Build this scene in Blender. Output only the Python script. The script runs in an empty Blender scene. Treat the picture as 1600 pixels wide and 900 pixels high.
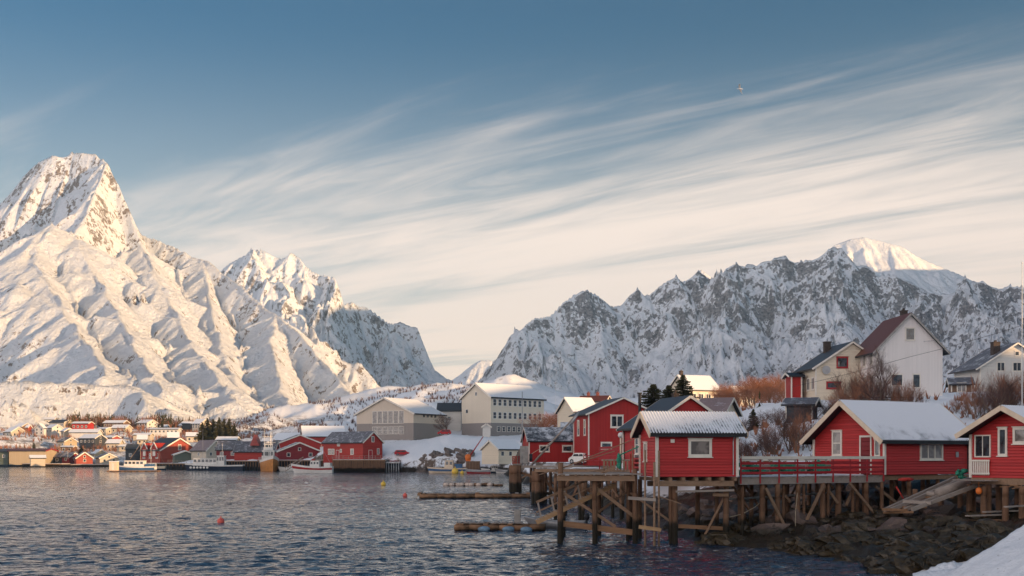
import bpy, bmesh, math, random
import numpy as np
from mathutils import Vector, Matrix

R = math.radians
PI = math.pi
FOC = 1800.0
CAMZ = 4.9
HOR = 712.0
sc = bpy.context.scene
COL = sc.collection

# ------------------------------------------------------------------ camera
cam_d = bpy.data.cameras.new('camera')
cam = bpy.data.objects.new('camera', cam_d)
COL.objects.link(cam)
cam.location = (0, 0, CAMZ)
cam.rotation_euler = (PI / 2, 0, 0)
cam_d.sensor_width = 36
cam_d.lens = FOC / 1600 * 36
cam_d.shift_y = (HOR - 450) / 1600
cam_d.clip_start = 0.5
cam_d.clip_end = 40000
sc.camera = cam

# ------------------------------------------------------------------ sun and sky
SUN_PHI = R(60)      # behind the camera, to the right
SUN_EL = R(8.0)
sun_dir = Vector((math.sin(SUN_PHI) * math.cos(SUN_EL), -math.cos(SUN_PHI) * math.cos(SUN_EL), math.sin(SUN_EL)))
sd = bpy.data.lights.new('sun', 'SUN')
sun = bpy.data.objects.new('sun', sd)
COL.objects.link(sun)
sun.rotation_euler = sun_dir.to_track_quat('Z', 'Y').to_euler()
sd.energy = 5.0
sd.angle = R(0.5)
sd.color = (1.0, 0.63, 0.32)

sc.view_settings.view_transform = 'Standard'
sc.view_settings.look = 'None'
sc.view_settings.gamma = 1
sc.view_settings.use_curve_mapping = False
sc.view_settings.exposure = 0.90
sc.render.engine = 'CYCLES'
sc.cycles.use_denoising = True
sc.cycles.max_bounces = 6
sc.cycles.diffuse_bounces = 3
sc.cycles.volume_bounces = 0
sc.cycles.use_adaptive_sampling = True
sc.cycles.adaptive_threshold = 0.015


class NT:
    """small wrapper to write node trees briefly"""
    def __init__(s, tree):
        s.t = tree; s.n = tree.nodes; s.l = tree.links
    def new(s, typ, **kw):
        n = s.n.new(typ)
        for k, v in kw.items():
            setattr(n, k, v)
        return n
    def put(s, sock, v):
        if isinstance(v, bpy.types.NodeSocket):
            s.l.new(v, sock)
        elif v is not None:
            if sock.type == 'RGBA' and not isinstance(v, (int, float)):
                v = tuple(v) + (1,) if len(v) == 3 else v
            sock.default_value = v
    def math(s, op, a, b=None, c=None, clamp=False):
        n = s.new('ShaderNodeMath', operation=op, use_clamp=clamp)
        s.put(n.inputs[0], a); s.put(n.inputs[1], b)
        if c is not None: s.put(n.inputs[2], c)
        return n.outputs[0]
    def vmath(s, op, a, b=None, scale=None):
        n = s.new('ShaderNodeVectorMath', operation=op)
        s.put(n.inputs[0], a); s.put(n.inputs[1], b)
        if scale is not None: s.put(n.inputs['Scale'], scale)
        return n.outputs['Value' if op in ('DOT_PRODUCT', 'LENGTH') else 'Vector']
    def mix(s, f, a, b, mode='MIX'):
        n = s.new('ShaderNodeMix', data_type='RGBA', blend_type=mode)
        s.put(n.inputs[0], f); s.put(n.inputs[6], a); s.put(n.inputs[7], b)
        return n.outputs[2]
    def smooth(s, v, lo, hi, a=0.0, b=1.0):
        n = s.new('ShaderNodeMapRange', interpolation_type='SMOOTHSTEP')
        s.put(n.inputs[0], v); s.put(n.inputs[1], lo); s.put(n.inputs[2], hi); s.put(n.inputs[3], a); s.put(n.inputs[4], b)
        return n.outputs[0]
    def noise(s, vec, scale, detail=4, rough=0.55, dist=0.0, typ='FBM'):
        n = s.new('ShaderNodeTexNoise')
        if typ != 'FBM': n.noise_type = typ
        s.put(n.inputs['Vector'], vec); n.inputs['Scale'].default_value = scale
        n.inputs['Detail'].default_value = detail; n.inputs['Roughness'].default_value = rough
        n.inputs['Distortion'].default_value = dist
        return n.outputs['Fac']
    def mapping(s, vec, loc=(0, 0, 0), rot=(0, 0, 0), scale=(1, 1, 1)):
        n = s.new('ShaderNodeMapping')
        s.put(n.inputs[0], vec)
        n.inputs[1].default_value = loc; n.inputs[2].default_value = rot; n.inputs[3].default_value = scale
        return n.outputs[0]
    def sep(s, v):
        n = s.new('ShaderNodeSeparateXYZ'); s.put(n.inputs[0], v); return n.outputs
    def comb(s, x, y, z):
        n = s.new('ShaderNodeCombineXYZ'); s.put(n.inputs[0], x); s.put(n.inputs[1], y); s.put(n.inputs[2], z); return n.outputs[0]


w = bpy.data.worlds.new('World')
sc.world = w
w.use_nodes = True
T = NT(w.node_tree)
bg = w.node_tree.nodes['Background']
sky = T.new('ShaderNodeTexSky', sky_type='NISHITA')
sky.sun_disc = False
sky.sun_elevation = SUN_EL
sky.sun_rotation = R(180) - SUN_PHI
sky.air_density = 1.0
sky.dust_density = 1.2
sky.ozone_density = 2.0
tc = T.new('ShaderNodeTexCoord')
dx, dy, dz = T.sep(T.vmath('NORMALIZE', tc.outputs['Generated']))
zc = T.math('MAXIMUM', dz, 0.015)
ady = T.math('ABSOLUTE', dy)
px_ = T.math('DIVIDE', dx, zc); py_ = T.math('DIVIDE', dy, zc)
pl = T.comb(px_, py_, 0)
rotv = T.mapping(pl, rot=(0, 0, R(-134)))       # x' runs along the streaks
str1 = T.noise(T.mapping(rotv, scale=(0.15, 0.8, 1)), 1.0, 8, 0.54, 1.0)
str2 = T.noise(T.mapping(rotv, loc=(3, 7, 0), scale=(0.3, 1.3, 1)), 2.2, 7, 0.6, 1.2)
big = T.noise(T.mapping(rotv, loc=(11, 4, 0), scale=(0.35, 0.8, 1)), 0.5, 3, 0.5)
# how far a direction lies below the upper edge of the cirrus sheet
edge = T.math('SUBTRACT', T.math('ADD', T.math('MULTIPLY', dx, 0.085), T.math('MULTIPLY', ady, 0.262)), dz)
cov = T.smooth(edge, -0.12, 0.15)
tex = T.math('ADD', T.math('MULTIPLY', str1, 0.65), T.math('MULTIPLY', str2, 0.35))
thr = T.math('SUBTRACT', 0.545, T.math('MULTIPLY', cov, 0.335))
cl = T.smooth(T.math('ADD', tex, T.math('MULTIPLY', T.math('SUBTRACT', big, 0.5), 0.25)), thr, T.math('ADD', thr, 0.33))
cl = T.math('MULTIPLY', cl, T.smooth(edge, -0.14, 0.03))
cl = T.math('MULTIPLY', cl, 0.92)
low = T.smooth(dz, 0.0, 0.17)          # veil near the horizon
ccol = T.mix(low, (5.4, 4.35, 3.4), (4.85, 4.0, 3.45))
skyc = T.mix(1.0, sky.outputs[0], (0.20, 0.375, 0.465), 'MULTIPLY')
veil = T.smooth(dz, 0.36, 0.04, 0.0, 0.66)
skyc = T.mix(veil, skyc, (4.2, 3.95, 3.55))
fin = T.mix(cl, skyc, ccol)
# broad fill glow added to the sky behind and left, brightening shaded fronts
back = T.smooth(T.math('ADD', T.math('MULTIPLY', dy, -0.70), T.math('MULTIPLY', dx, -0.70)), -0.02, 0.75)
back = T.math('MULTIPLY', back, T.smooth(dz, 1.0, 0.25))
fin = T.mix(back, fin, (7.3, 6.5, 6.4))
below = T.smooth(dz, -0.02, 0.0)
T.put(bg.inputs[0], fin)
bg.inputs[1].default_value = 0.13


# ------------------------------------------------------------------ numpy noise
def _hash(ix, iy, seed):
    h = (ix.astype(np.int64) * 374761393 + iy.astype(np.int64) * 668265263 + seed * 1442695041) & 0x7fffffff
    h = ((h ^ (h >> 13)) * 1274126177) & 0x7fffffff
    return (h ^ (h >> 16)) & 0xffff

def perlin(x, y, seed=0):
    x0 = np.floor(x); y0 = np.floor(y); fx = x - x0; fy = y - y0
    u = fx * fx * fx * (fx * (fx * 6 - 15) + 10); v = fy * fy * fy * (fy * (fy * 6 - 15) + 10)
    def g(ix, iy, dx_, dy_):
        a = _hash(ix, iy, seed) * (2 * np.pi / 65536.0)
        return np.cos(a) * dx_ + np.sin(a) * dy_
    a = g(x0, y0, fx, fy); b = g(x0 + 1, y0, fx - 1, fy); c = g(x0, y0 + 1, fx, fy - 1); d = g(x0 + 1, y0 + 1, fx - 1, fy - 1)
    return ((a * (1 - u) + b * u) * (1 - v) + (c * (1 - u) + d * u) * v) * 1.5

def fbm(x, y, seed=0, octs=5, gain=0.5):
    s = 0; a = 1.0
    for i in range(octs):
        s = s + a * perlin(x, y, seed + i * 17); x = x * 2.03 + 5.1; y = y * 2.03 + 1.7; a *= gain
    return s

def ridged(x, y, seed=0, octs=5, gain=0.5):
    s = 0; a = 1.0; w_ = 1.0
    for i in range(octs):
        n = (1 - np.abs(perlin(x, y, seed + i * 31))); n = n * n
        s = s + a * n * w_; w_ = np.clip(n, 0, 1); x = x * 2.07 + 3.3; y = y * 2.07 + 9.1; a *= gain
    return s

def blur(a, n):
    for _ in range(n):
        p = np.pad(a, 1, mode='edge')
        a = (p[:-2, 1:-1] + p[2:, 1:-1] + p[1:-1, :-2] + p[1:-1, 2:] + 2 * a) / 6
    return a

def erosion(x, y, dx_, dy_, seed):
    """gully noise: stripes that run down the slope (dx_, dy_), broken up cell by cell"""
    ix = np.floor(x); iy = np.floor(y); fx = x - ix; fy = y - iy
    va = np.zeros(x.shape); gx = np.zeros(x.shape); gy = np.zeros(x.shape); wt = np.zeros(x.shape)
    for i in range(-2, 2):
        for j in range(-2, 2):
            hx = _hash(ix - i, iy - j, seed) / 65536.0 * 0.5; hy = _hash(ix - i, iy - j, seed + 77) / 65536.0 * 0.5
            px = fx + i - hx; py = fy + j - hy
            w_ = np.exp(-2 * (px * px + py * py)); mag = (px * dx_ + py * dy_) * 2 * np.pi
            c = np.cos(mag) * w_; s = -np.sin(mag) * w_
            va += c; gx += s * (px * 0 + dx_); gy += s * (px * 0 + dy_); wt += w_
    return va / wt, gx / wt, gy / wt

def erode(X, Y, h, cell, amp, seed, octs=5, gain=0.42, strength=1.25):
    stx = X[0, 1] - X[0, 0]; sty = Y[1, 0] - Y[0, 0]
    hb = blur(h, 6)
    gy_, gx_ = np.gradient(hb, sty, stx)
    m = np.hypot(gx_, gy_)
    k = strength * np.minimum(1.0, m / 0.35) / (m + 1e-6) * (0.6 + 0.4 * np.minimum(m, 1.2))
    bx, by = -gy_ * k, gx_ * k          # stripes vary across the slope
    out = np.zeros(h.shape); ax = np.zeros(h.shape); ay = np.zeros(h.shape); a = 1.0; f = 1.0 / cell
    for o in range(octs):
        v, ex, ey = erosion(X * f, Y * f, bx - ay * .35, by + ax * .35, seed + o * 13)
        out += v * a; ax += ex * a; ay += ey * a
        a *= gain; f *= 2.0
    return out * amp

def X_of(px, Y): return (px - 800.0) / FOC * Y
def Z_of(py, Y): return CAMZ + (HOR - py) / FOC * Y
def P(px, py, Y): return Vector((X_of(px, Y), Y, Z_of(py, Y)))

def tag(o, label=None, cat=None, group=None, kind=None):
    if label: o['label'] = label
    if cat: o['category'] = cat
    if group: o['group'] = group
    if kind: o['kind'] = kind
    return o

def grid_mesh(name, X, Y, Z, mat, smooth=True):
    ny, nx = X.shape
    me = bpy.data.meshes.new(name)
    n = nx * ny
    co = np.empty((n, 3), dtype=np.float32)
    co[:, 0] = X.ravel(); co[:, 1] = Y.ravel(); co[:, 2] = Z.ravel()
    i = np.arange(n).reshape(ny, nx)
    q = np.stack([i[:-1, :-1], i[:-1, 1:], i[1:, 1:], i[1:, :-1]], -1).reshape(-1, 4)
    me.vertices.add(n); me.vertices.foreach_set('co', co.ravel())
    me.loops.add(q.size); me.loops.foreach_set('vertex_index', q.ravel().astype(np.int32))
    me.polygons.add(len(q))
    me.polygons.foreach_set('loop_start', np.arange(0, q.size, 4, dtype=np.int32))
    me.polygons.foreach_set('use_smooth', np.full(len(q), smooth))
    me.update(calc_edges=True)
    me.materials.append(mat)
    o = bpy.data.objects.new(name, me)
    COL.objects.link(o)
    return o

def new_mat(name):
    m = bpy.data.materials.new(name)
    m.use_nodes = True
    t = NT(m.node_tree)
    b = m.node_tree.nodes['Principled BSDF']
    return m, t, b

# ------------------------------------------------------------------ mountain material
def mountain_mat(name, rock_thr, soft, amp, sc_=1.0, rock=((0.045, 0.042, 0.045), (0.17, 0.14, 0.125)), bump=1.0, hterm=0.0, cap=1.0):
    m, t, b = new_mat(name)
    geo = t.new('ShaderNodeNewGeometry')
    pos = geo.outputs['Position']
    warp = t.mapping(pos, scale=(0.026 * sc_, 0.026 * sc_, 0.020 * sc_))
    n1 = t.noise(warp, 1.0, 9, 0.62, 0.5)
    n2 = t.noise(t.mapping(pos, scale=(0.15 * sc_, 0.15 * sc_, 0.10 * sc_)), 1.0, 7, 0.68, 0.3)
    n3 = t.noise(t.mapping(pos, scale=(0.2 * sc_,) * 3), 1.0, 5, 0.6)
    nz = t.sep(geo.outputs['Normal'])[2]
    steep = t.math('MINIMUM', t.math('SUBTRACT', 1.0, nz), cap)
    nn = t.math('ADD', t.math('MULTIPLY', t.math('SUBTRACT', n1, 0.5), amp), t.math('MULTIPLY', t.math('SUBTRACT', n2, 0.5), amp * 1.1))
    if hterm: nn = t.math('ADD', nn, t.smooth(t.sep(pos)[2], 60, 420, -hterm, hterm))
    r = t.smooth(t.math('ADD', steep, nn), rock_thr - soft, rock_thr + soft)
    dust = t.smooth(n3, 0.35, 0.65, 0.72, 1.0)     # snow caught on the rock
    r = t.math('MULTIPLY', r, dust)
    rc = t.mix(t.smooth(n2, 0.35, 0.7), rock[0], rock[1])
    snow = t.mix(n1, (0.77, 0.82, 0.89), (0.86, 0.88, 0.91))
    t.put(b.inputs['Base Color'], t.mix(r, snow, rc))
    b.inputs['Roughness'].default_value = 0.75
    b.inputs['Specular IOR Level'].default_value = 0.2
    bp = t.new('ShaderNodeBump')
    bp.inputs['Strength'].default_value = 0.9
    bp.inputs['Distance'].default_value = 7.0 * bump
    hh = t.math('ADD', t.math('MULTIPLY', n2, 1.0), t.math('MULTIPLY', t.noise(t.mapping(pos, scale=(0.03 * sc_, 0.03 * sc_, 0.018 * sc_)), 1.0, 8, 0.62, 0.4, 'RIDGED_MULTIFRACTAL'), 0.5))
    t.put(bp.inputs['Height'], hh)
    t.put(b.inputs['Normal'], bp.outputs[0])
    return m

def mountain(name, label, bounds, nx, ny, ridges, mat, amp=1.0, seed=1, gully=1.0, floor_z=-5.0, wl=260.0, keep=60.0, skyl=None):
    """heightfield: the highest of many ridge lines, each falling away on both sides, worn by gullies that run down from them.
    ridges: (list of (px, py, Y) or xyz when raw, slope, spread)"""
    x0, x1, y0, y1 = bounds
    xs = np.linspace(x0, x1, nx); ys = np.linspace(y0, y1, ny)
    X, Y = np.meshgrid(xs, ys)
    wx = X + fbm(X / 210, Y / 210, seed + 5, 4) * 34 * amp; wy = Y + fbm(X / 210 + 9, Y / 210, seed + 7, 4) * 34 * amp
    best = np.full(X.shape, -1e9); bt = np.zeros(X.shape); bd = np.zeros(X.shape); dmin = np.full(X.shape, 1e9)
    for ri, rd in enumerate(ridges):
        pts, k = rd[0], rd[1]
        on_sky = skyl is None or ri in skyl
        raw = len(rd) > 3 and rd[3]
        W = [(p[0], p[1], p[2]) if raw else (X_of(p[0], p[2]), p[2], Z_of(p[1], p[2])) for p in pts]
        acc = ri * 977.0
        for a, b in zip(W[:-1], W[1:]):
            ax, ay, az = a; bx, by, bz = b
            L2 = (bx - ax) ** 2 + (by - ay) ** 2
            L = math.sqrt(L2)
            f = 1.0 if ri == 0 else 1.0
            t0 = ((X - ax) * (bx - ax) + (Y - ay) * (by - ay)) / L2
            t1 = np.clip(t0, 0, 1)
            d0 = np.hypot(X - (ax + t1 * (bx - ax)), Y - (ay + t1 * (by - ay)))
            t2 = ((wx - ax) * (bx - ax) + (wy - ay) * (by - ay)) / L2
            t2 = np.clip(t2, 0, 1)
            d2 = np.hypot(wx - (ax + t2 * (bx - ax)), wy - (ay + t2 * (by - ay)))
            m_ = np.clip(d0 / 90.0, 0, 1) if on_sky else np.ones(X.shape)
            tt = t1 * (1 - m_) + t2 * m_; d = d0 * (1 - m_) + d2 * m_
            zz = az + tt * (bz - az)
            kk = k
            if len(rd) > 2 and rd[2]:
                side = ((X - ax) * (by - ay) - (Y - ay) * (bx - ax)) > 0     # right of the line's run
                kk = np.where(side, k, rd[2])
                kk = np.where((t0 < -0.02) | (t0 > 1.02), max(k, rd[2]), kk)
            kk = kk + np.maximum(0, 0.72 - kk) * np.clip(d / 140.0, 0, 1)
            h = zz - kk * (d - 60.0 * (1 - np.exp(-d / 60.0)) * 0.0) + 0.00016 * kk * d * d
            h = np.where(d > 1.0 / (2 * 0.00016) * 0.9, -1e9, h)
            up = h > best
            best = np.where(up, h, best); bt = np.where(up, acc + tt * L, bt); bd = np.where(up, d, bd)
            if on_sky: dmin = np.minimum(dmin, d0)
            acc += L
    env = np.clip(bd / 130.0, 0, 1)
    env2 = dmin / (dmin + keep)
    qx = X / wl + fbm(X / 300, Y / 300, seed + 8, 3) * .5; qy = Y / wl + fbm(X / 300 + 7, Y / 300, seed + 9, 3) * .5
    h = best + (ridged(qx, qy, seed + 60, 4, 0.5) - 1.05) * 40 * amp * (0.04 + env2)
    h = h + erode(X, Y, h, 88.0, 15.0 * gully, seed + 200) * (0.25 + 0.75 * np.clip(dmin / 70.0, 0, 1))
    h = h + fbm(X / 30, Y / 30, seed + 90, 5, 0.6) * 2.6 * amp * (0.3 + env2)
    h = np.maximum(h, floor_z - 40)
    o = grid_mesh(name, X, Y, h, mat)
    tag(o, label, 'mountain', None, 'structure')
    return o

M_sunny = mountain_mat('snow_slope_sunny', 0.505, 0.04, 1.0, 1.5, cap=0.43, rock=((0.07, 0.055, 0.045), (0.26, 0.19, 0.14)))
M_craggy = mountain_mat('snow_slope_craggy', 0.50, 0.06, 1.1, 0.9, hterm=0.10, cap=0.50, rock=((0.05, 0.05, 0.06), (0.19, 0.165, 0.16)))
M_mid = mountain_mat('snow_slope_middle', 0.60, 0.06, 1.15, 0.95, cap=0.55, rock=((0.06, 0.055, 0.06), (0.22, 0.18, 0.16)))
M_far = mountain_mat('snow_slope_far', 0.42, 0.10, 0.8, 0.7)
M_dome = mountain_mat('snow_dome', 0.62, 0.09, 0.8, 0.7)

mountain('mountain', 'pointed snowy mountain in full sun rising over the village', (-1500, -60, 640, 2000), 720, 680, [
    ([(-120, 380, 1680), (-10, 338, 1620), (12, 318, 1610), (35, 278, 1620), (60, 255, 1610), (85, 243, 1600), (112, 238, 1600)], 1.3, 1.4),
    ([(112, 238, 1600), (150, 241, 1580), (167, 252, 1560), (185, 290, 1545), (205, 335, 1520), (222, 380, 1490)], 2.0, 2.2),
    ([(222, 380, 1490), (245, 430, 1380), (270, 480, 1270), (300, 540, 1140), (340, 590, 960), (372, 630, 850)], 0.4, 0.8),
    ([(220, 366, 1590), (250, 373, 1570), (275, 388, 1550), (300, 402, 1530), (318, 408, 1510), (335, 412, 1490), (355, 430, 1460), (390, 458, 1400), (430, 492, 1340), (462, 515, 1290), (490, 545, 1240), (520, 580, 1180), (548, 610, 1120), (562, 632, 1080)], 1.0, 2.0),
    ([(318, 408, 1510), (325, 450, 1420), (335, 500, 1300), (350, 560, 1150), (375, 610, 1000), (400, 645, 900)], 0.4, 0.85),
    ([(430, 492, 1340), (425, 530, 1240), (432, 570, 1140), (440, 610, 1030), (455, 640, 940)], 0.4, 0.9),
    ([(167, 252, 1560), (150, 295, 1500), (130, 345, 1440), (118, 372, 1400)], 0.95, 2.1),
    ([(118, 372, 1400), (150, 430, 1280), (185, 490, 1150), (215, 550, 1020), (240, 590, 900), (255, 610, 820)], 0.4, 0.75),
    ([(118, 372, 1400), (80, 350, 1400), (60, 385, 1330), (45, 402, 1290), (75, 440, 1210), (110, 500, 1090), (150, 555, 960), (170, 590, 860)], 0.36, 0.6),
    ([(45, 402, 1290), (0, 440, 1220), (-60, 470, 1150), (-140, 520, 1060)], 0.66, 0.62),
    ([(-10, 338, 1620), (-60, 400, 1400), (-150, 460, 1250), (-260, 520, 1150)], 0.8),
    ([(-60, 645, 700), (10, 632, 710), (42, 634, 715), (60, 662, 700)], 0.7),
    ([(-200, 600, 790), (-80, 608, 770), (40, 606, 755), (130, 610, 760), (230, 618, 765), (300, 640, 790)], 0.62, 0.5),
], M_sunny, 0.9, 3, 0.85, wl=280)

mountain('mountain', 'jagged peak behind the sunny mountain with a steep cliff edge', (-1050, -60, 1950, 3150), 460, 440, [
    ([(300, 470, 2560), (340, 430, 2540), (357, 414, 2530), (375, 402, 2520), (395, 394, 2510), (412, 391, 2500), (430, 399, 2500), (440, 406, 2490), (452, 400, 2480), (463, 401, 2480), (474, 412, 2460)], 1.35, 1.3),
    ([(474, 412, 2460), (485, 421, 2450), (500, 428, 2440), (517, 431, 2420), (523, 455, 2400), (526, 490, 2380)], 2.6, 3.2),
    ([(412, 391, 2500), (425, 440, 2400), (450, 480, 2300), (470, 510, 2220), (490, 570, 2100), (500, 620, 2000)], 0.95),
    ([(516, 432, 2420), (508, 465, 2340), (505, 495, 2280)], 1.6, 2.8),
    ([(505, 495, 2280), (520, 540, 2200), (560, 600, 2080)], 1.2, 1.0),
    ([(526, 490, 2500), (540, 474, 2560), (550, 470, 2560), (560, 479, 2570), (575, 481, 2580), (600, 498, 2590)], 1.7, 1.4),
    ([(600, 498, 2590), (615, 507, 2600), (640, 508, 2600), (652, 511, 2590), (661, 535, 2580), (670, 560, 2570), (680, 580, 2560), (686, 602, 2550), (690, 640, 2540)], 2.6, 2.6),
    ([(615, 507, 2600), (600, 545, 2450), (610, 590, 2300), (600, 640, 2150)], 1.1),
], M_mid, 0.9, 21, 1.1, wl=220, skyl={0, 1, 5, 6})

mountain('mountain', 'small distant snowy peak in the gap between the ranges', (-420, 420, 4000, 5300), 200, 160, [
    ([(690, 640, 4500), (712, 600, 4500), (725, 583, 4500), (738, 570, 4500), (752, 563, 4500), (765, 563, 4500), (778, 567, 4500), (795, 578, 4500), (830, 600, 4500), (880, 640, 4500)], 0.75, 0.6),
], M_far, 0.7, 33, 0.6, keep=200)

mountain('mountain', 'long jagged range of rock and snow standing in the shade', (-260, 2150, 1500, 3300), 900, 560, [
    ([(755, 640, 2300), (772, 603, 2300), (788, 575, 2310), (800, 556, 2320), (812, 528, 2330), (822, 508, 2330), (836, 496, 2340), (850, 492, 2350), (862, 490, 2360), (880, 471, 2370), (898, 457, 2380), (915, 451, 2380), (932, 459, 2390), (945, 472, 2400), (956, 481, 2420), (972, 477, 2430), (984, 461, 2440), (996, 451, 2440), (1010, 464, 2450), (1030, 447, 2440), (1050, 434, 2430), (1057, 430, 2430), (1068, 440, 2440), (1080, 434, 2450), (1092, 423, 2460), (1106, 434, 2460), (1124, 441, 2460), (1137, 416, 2450), (1150, 409, 2440), (1166, 416, 2440), (1185, 412, 2440), (1208, 404, 2440), (1228, 403, 2440), (1246, 408, 2440), (1266, 404, 2430), (1284, 398, 2430), (1297, 386, 2430), (1310, 384, 2430), (1322, 400, 2430), (1336, 412, 2420), (1355, 414, 2420), (1372, 428, 2410), (1400, 430, 2400), (1425, 440, 2400), (1448, 455, 2400), (1470, 463, 2400), (1490, 459, 2400), (1506, 449, 2390), (1520, 442, 2380), (1536, 440, 2380), (1550, 448, 2380), (1566, 451, 2370), (1580, 445, 2370), (1600, 446, 2360), (1700, 430, 2340), (1900, 420, 2300)], 1.25, 1.0),
    ([(862, 490, 2360), (858, 540, 2240), (850, 590, 2100), (840, 640, 1900)], 0.9),
    ([(1137, 416, 2450), (1128, 470, 2280), (1120, 520, 2120), (1125, 570, 1980), (1110, 620, 1850)], 0.95),
    ([(1310, 384, 2430), (1312, 440, 2280), (1300, 500, 2120), (1280, 550, 1980), (1260, 620, 1800)], 0.95),
    ([(1520, 442, 2380), (1525, 490, 2240), (1545, 540, 2080), (1560, 610, 1850)], 0.95),
    ([(1600, 446, 2360), (1620, 500, 2200), (1640, 560, 2000), (1660, 620, 1800)], 0.9),
], M_craggy, 1.1, 51, 1.15, wl=260, keep=40, skyl={0})

mountain('mountain', 'rounded snowy summit rising behind the range with sun on its flank', (500, 1900, 2850, 4100), 360, 300, [
    ([(1240, 440, 3300), (1285, 400, 3300), (1305, 382, 3300), (1325, 375, 3300), (1350, 372, 3300), (1372, 376, 3290), (1390, 381, 3280), (1410, 386, 3270), (1425, 396, 3260), (1450, 409, 3250), (1480, 420, 3240), (1500, 428, 3230), (1518, 438, 3220), (1535, 452, 3210), (1570, 480, 3200)], 0.8, 0.6),
    ([(1390, 381, 3280), (1400, 420, 3150), (1420, 450, 3050), (1450, 480, 2950)], 0.6),
], M_dome, 0.6, 71, 0.6)

mountain('mountain', 'sunlit snow peak poking up behind the jagged range', (350, 760, 2700, 3200), 160, 160, [
    ([(1040, 470, 2900), (1075, 440, 2900), (1088, 427, 2900), (1096, 422, 2900), (1108, 432, 2890), (1122, 442, 2880), (1160, 470, 2870)], 0.9, 0.6),
], M_dome, 0.4, 81, 0.5)

# the ridge behind and to the right of the camera: it keeps the low sun off the cabins and the far range
def su(u, s): return (u * math.cos(SUN_PHI) - s * math.sin(SUN_PHI), u * math.sin(SUN_PHI) + s * math.cos(SUN_PHI))
prof = [(-400, 34), (-100, 34), (60, 36), (120, 46), (150, 56), (172, 52), (188, 44), (212, 43), (250, 60), (300, 77), (400, 88), (475, 104), (586, 118), (800, 120), (1100, 165), (1450, 330), (1800, 545), (1960, 605), (2200, 610), (2600, 630), (3200, 660), (4200, 660)]
U = np.linspace(-420, 4200, 700); V = np.linspace(-1000, 560, 170)
UU, VV = np.meshgrid(U, V)
H0 = np.interp(UU, [p[0] for p in prof], [p[1] for p in prof])
dist = np.abs(VV)
kk = np.where(VV > 0, 1.7, 0.5)
HH = H0 - kk * dist + fbm(UU / 90, VV / 90, 5, 6, 0.55) * np.clip(H0 * 0.07, 1, 12) * np.clip(dist / 60, 0.05, 1)
HH = np.maximum(HH, -6)
sfix = -170 - 180 * np.clip((UU - 600) / 900, 0, 1) + VV
XX = UU * math.cos(SUN_PHI) - sfix * math.sin(SUN_PHI); YY = UU * math.sin(SUN_PHI) + sfix * math.cos(SUN_PHI)
tag(grid_mesh('mountain', XX, YY, HH, M_craggy), 'long dark ridge across the road behind the viewpoint', 'mountain', None, 'structure')
# ------------------------------------------------------------------ water
def water_mat():
    m, t, b = new_mat('sea_water')
    geo = t.new('ShaderNodeNewGeometry')
    pos = geo.outputs['Position']
    b.inputs['Base Color'].default_value = (0.010, 0.027, 0.055, 1)
    b.inputs['Roughness'].default_value = 0.05
    b.inputs['IOR'].default_value = 1.5
    b.inputs['Specular IOR Level'].default_value = 0.8
    n1 = t.noise(t.mapping(pos, rot=(0, 0, R(12)), scale=(0.55, 1.0, 1)), 1.25, 3, 0.5, 0.6)
    n2 = t.noise(t.mapping(pos, rot=(0, 0, R(-9)), scale=(0.6, 1.0, 1)), 4.2, 4, 0.6, 0.4)
    n3 = t.noise(t.mapping(pos, scale=(1.0, 0.62, 1)), 0.34, 5, 0.58, 0.5)
    gust = t.smooth(t.noise(t.mapping(pos, scale=(0.35, 1.0, 1)), 0.03, 3, 0.55), 0.35, 0.65, 0.45, 1.25)
    h = t.math('ADD', t.math('MULTIPLY', n1, 0.55), t.math('MULTIPLY', n2, 0.12))
    h = t.math('ADD', t.math('MULTIPLY', h, gust), 0.0)
    bp = t.new('ShaderNodeBump')
    bp.inputs['Strength'].default_value = 1.0
    bp.inputs['Distance'].default_value = 0.66
    h = t.math('MULTIPLY', h, t.smooth(t.sep(pos)[1], 40, 380, 1.0, 0.38))
    h = t.math('ADD', h, t.math('MULTIPLY', n3, t.smooth(t.sep(pos)[1], 40, 500, 0.75, 1.3)))
    t.put(bp.inputs['Height'], h)
    t.put(b.inputs['Normal'], bp.outputs[0])
    return m

M_water = water_mat()
def build_water():
    ya = -60 + np.arange(0, 26) * 4.0                      # behind and under the viewpoint
    yb = [40.0]
    while yb[-1] < 620: yb.append(yb[-1] * (1 + 0.0022 * max(1.0, yb[-1] / 55.0) ** 0.55))
    yc = [yb[-1]]
    while yc[-1] < 14000: yc.append(yc[-1] * 1.12)
    ys = np.concatenate([ya[ya < 39.5], np.array(yb), np.array(yc[1:])])
    us = np.concatenate([np.linspace(-3.2, -0.52, 30)[:-1], np.linspace(-0.52, 0.52, 760), np.linspace(0.52, 3.2, 30)[1:]])
    Uu, Yy = np.meshgrid(us, ys)
    Xx = Uu * np.maximum(Yy, 60.0)
    fade = np.clip((Yy - 38) / 8, 0, 1) / (1 + (Yy / 160.0) ** 2)
    h = fbm(Xx / 2.0 + Yy * 0.05, Yy / 1.1, 4, 3, 0.5) * 0.10 + fbm(Xx / 9.0, Yy / 4.5, 14, 2) * 0.06
    h = h * fade
    h -= 0.02
    return grid_mesh('water', Xx, Yy, h, M_water)
tag(build_water(), 'rippled dark blue fjord water', 'water', None, 'structure')
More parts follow.
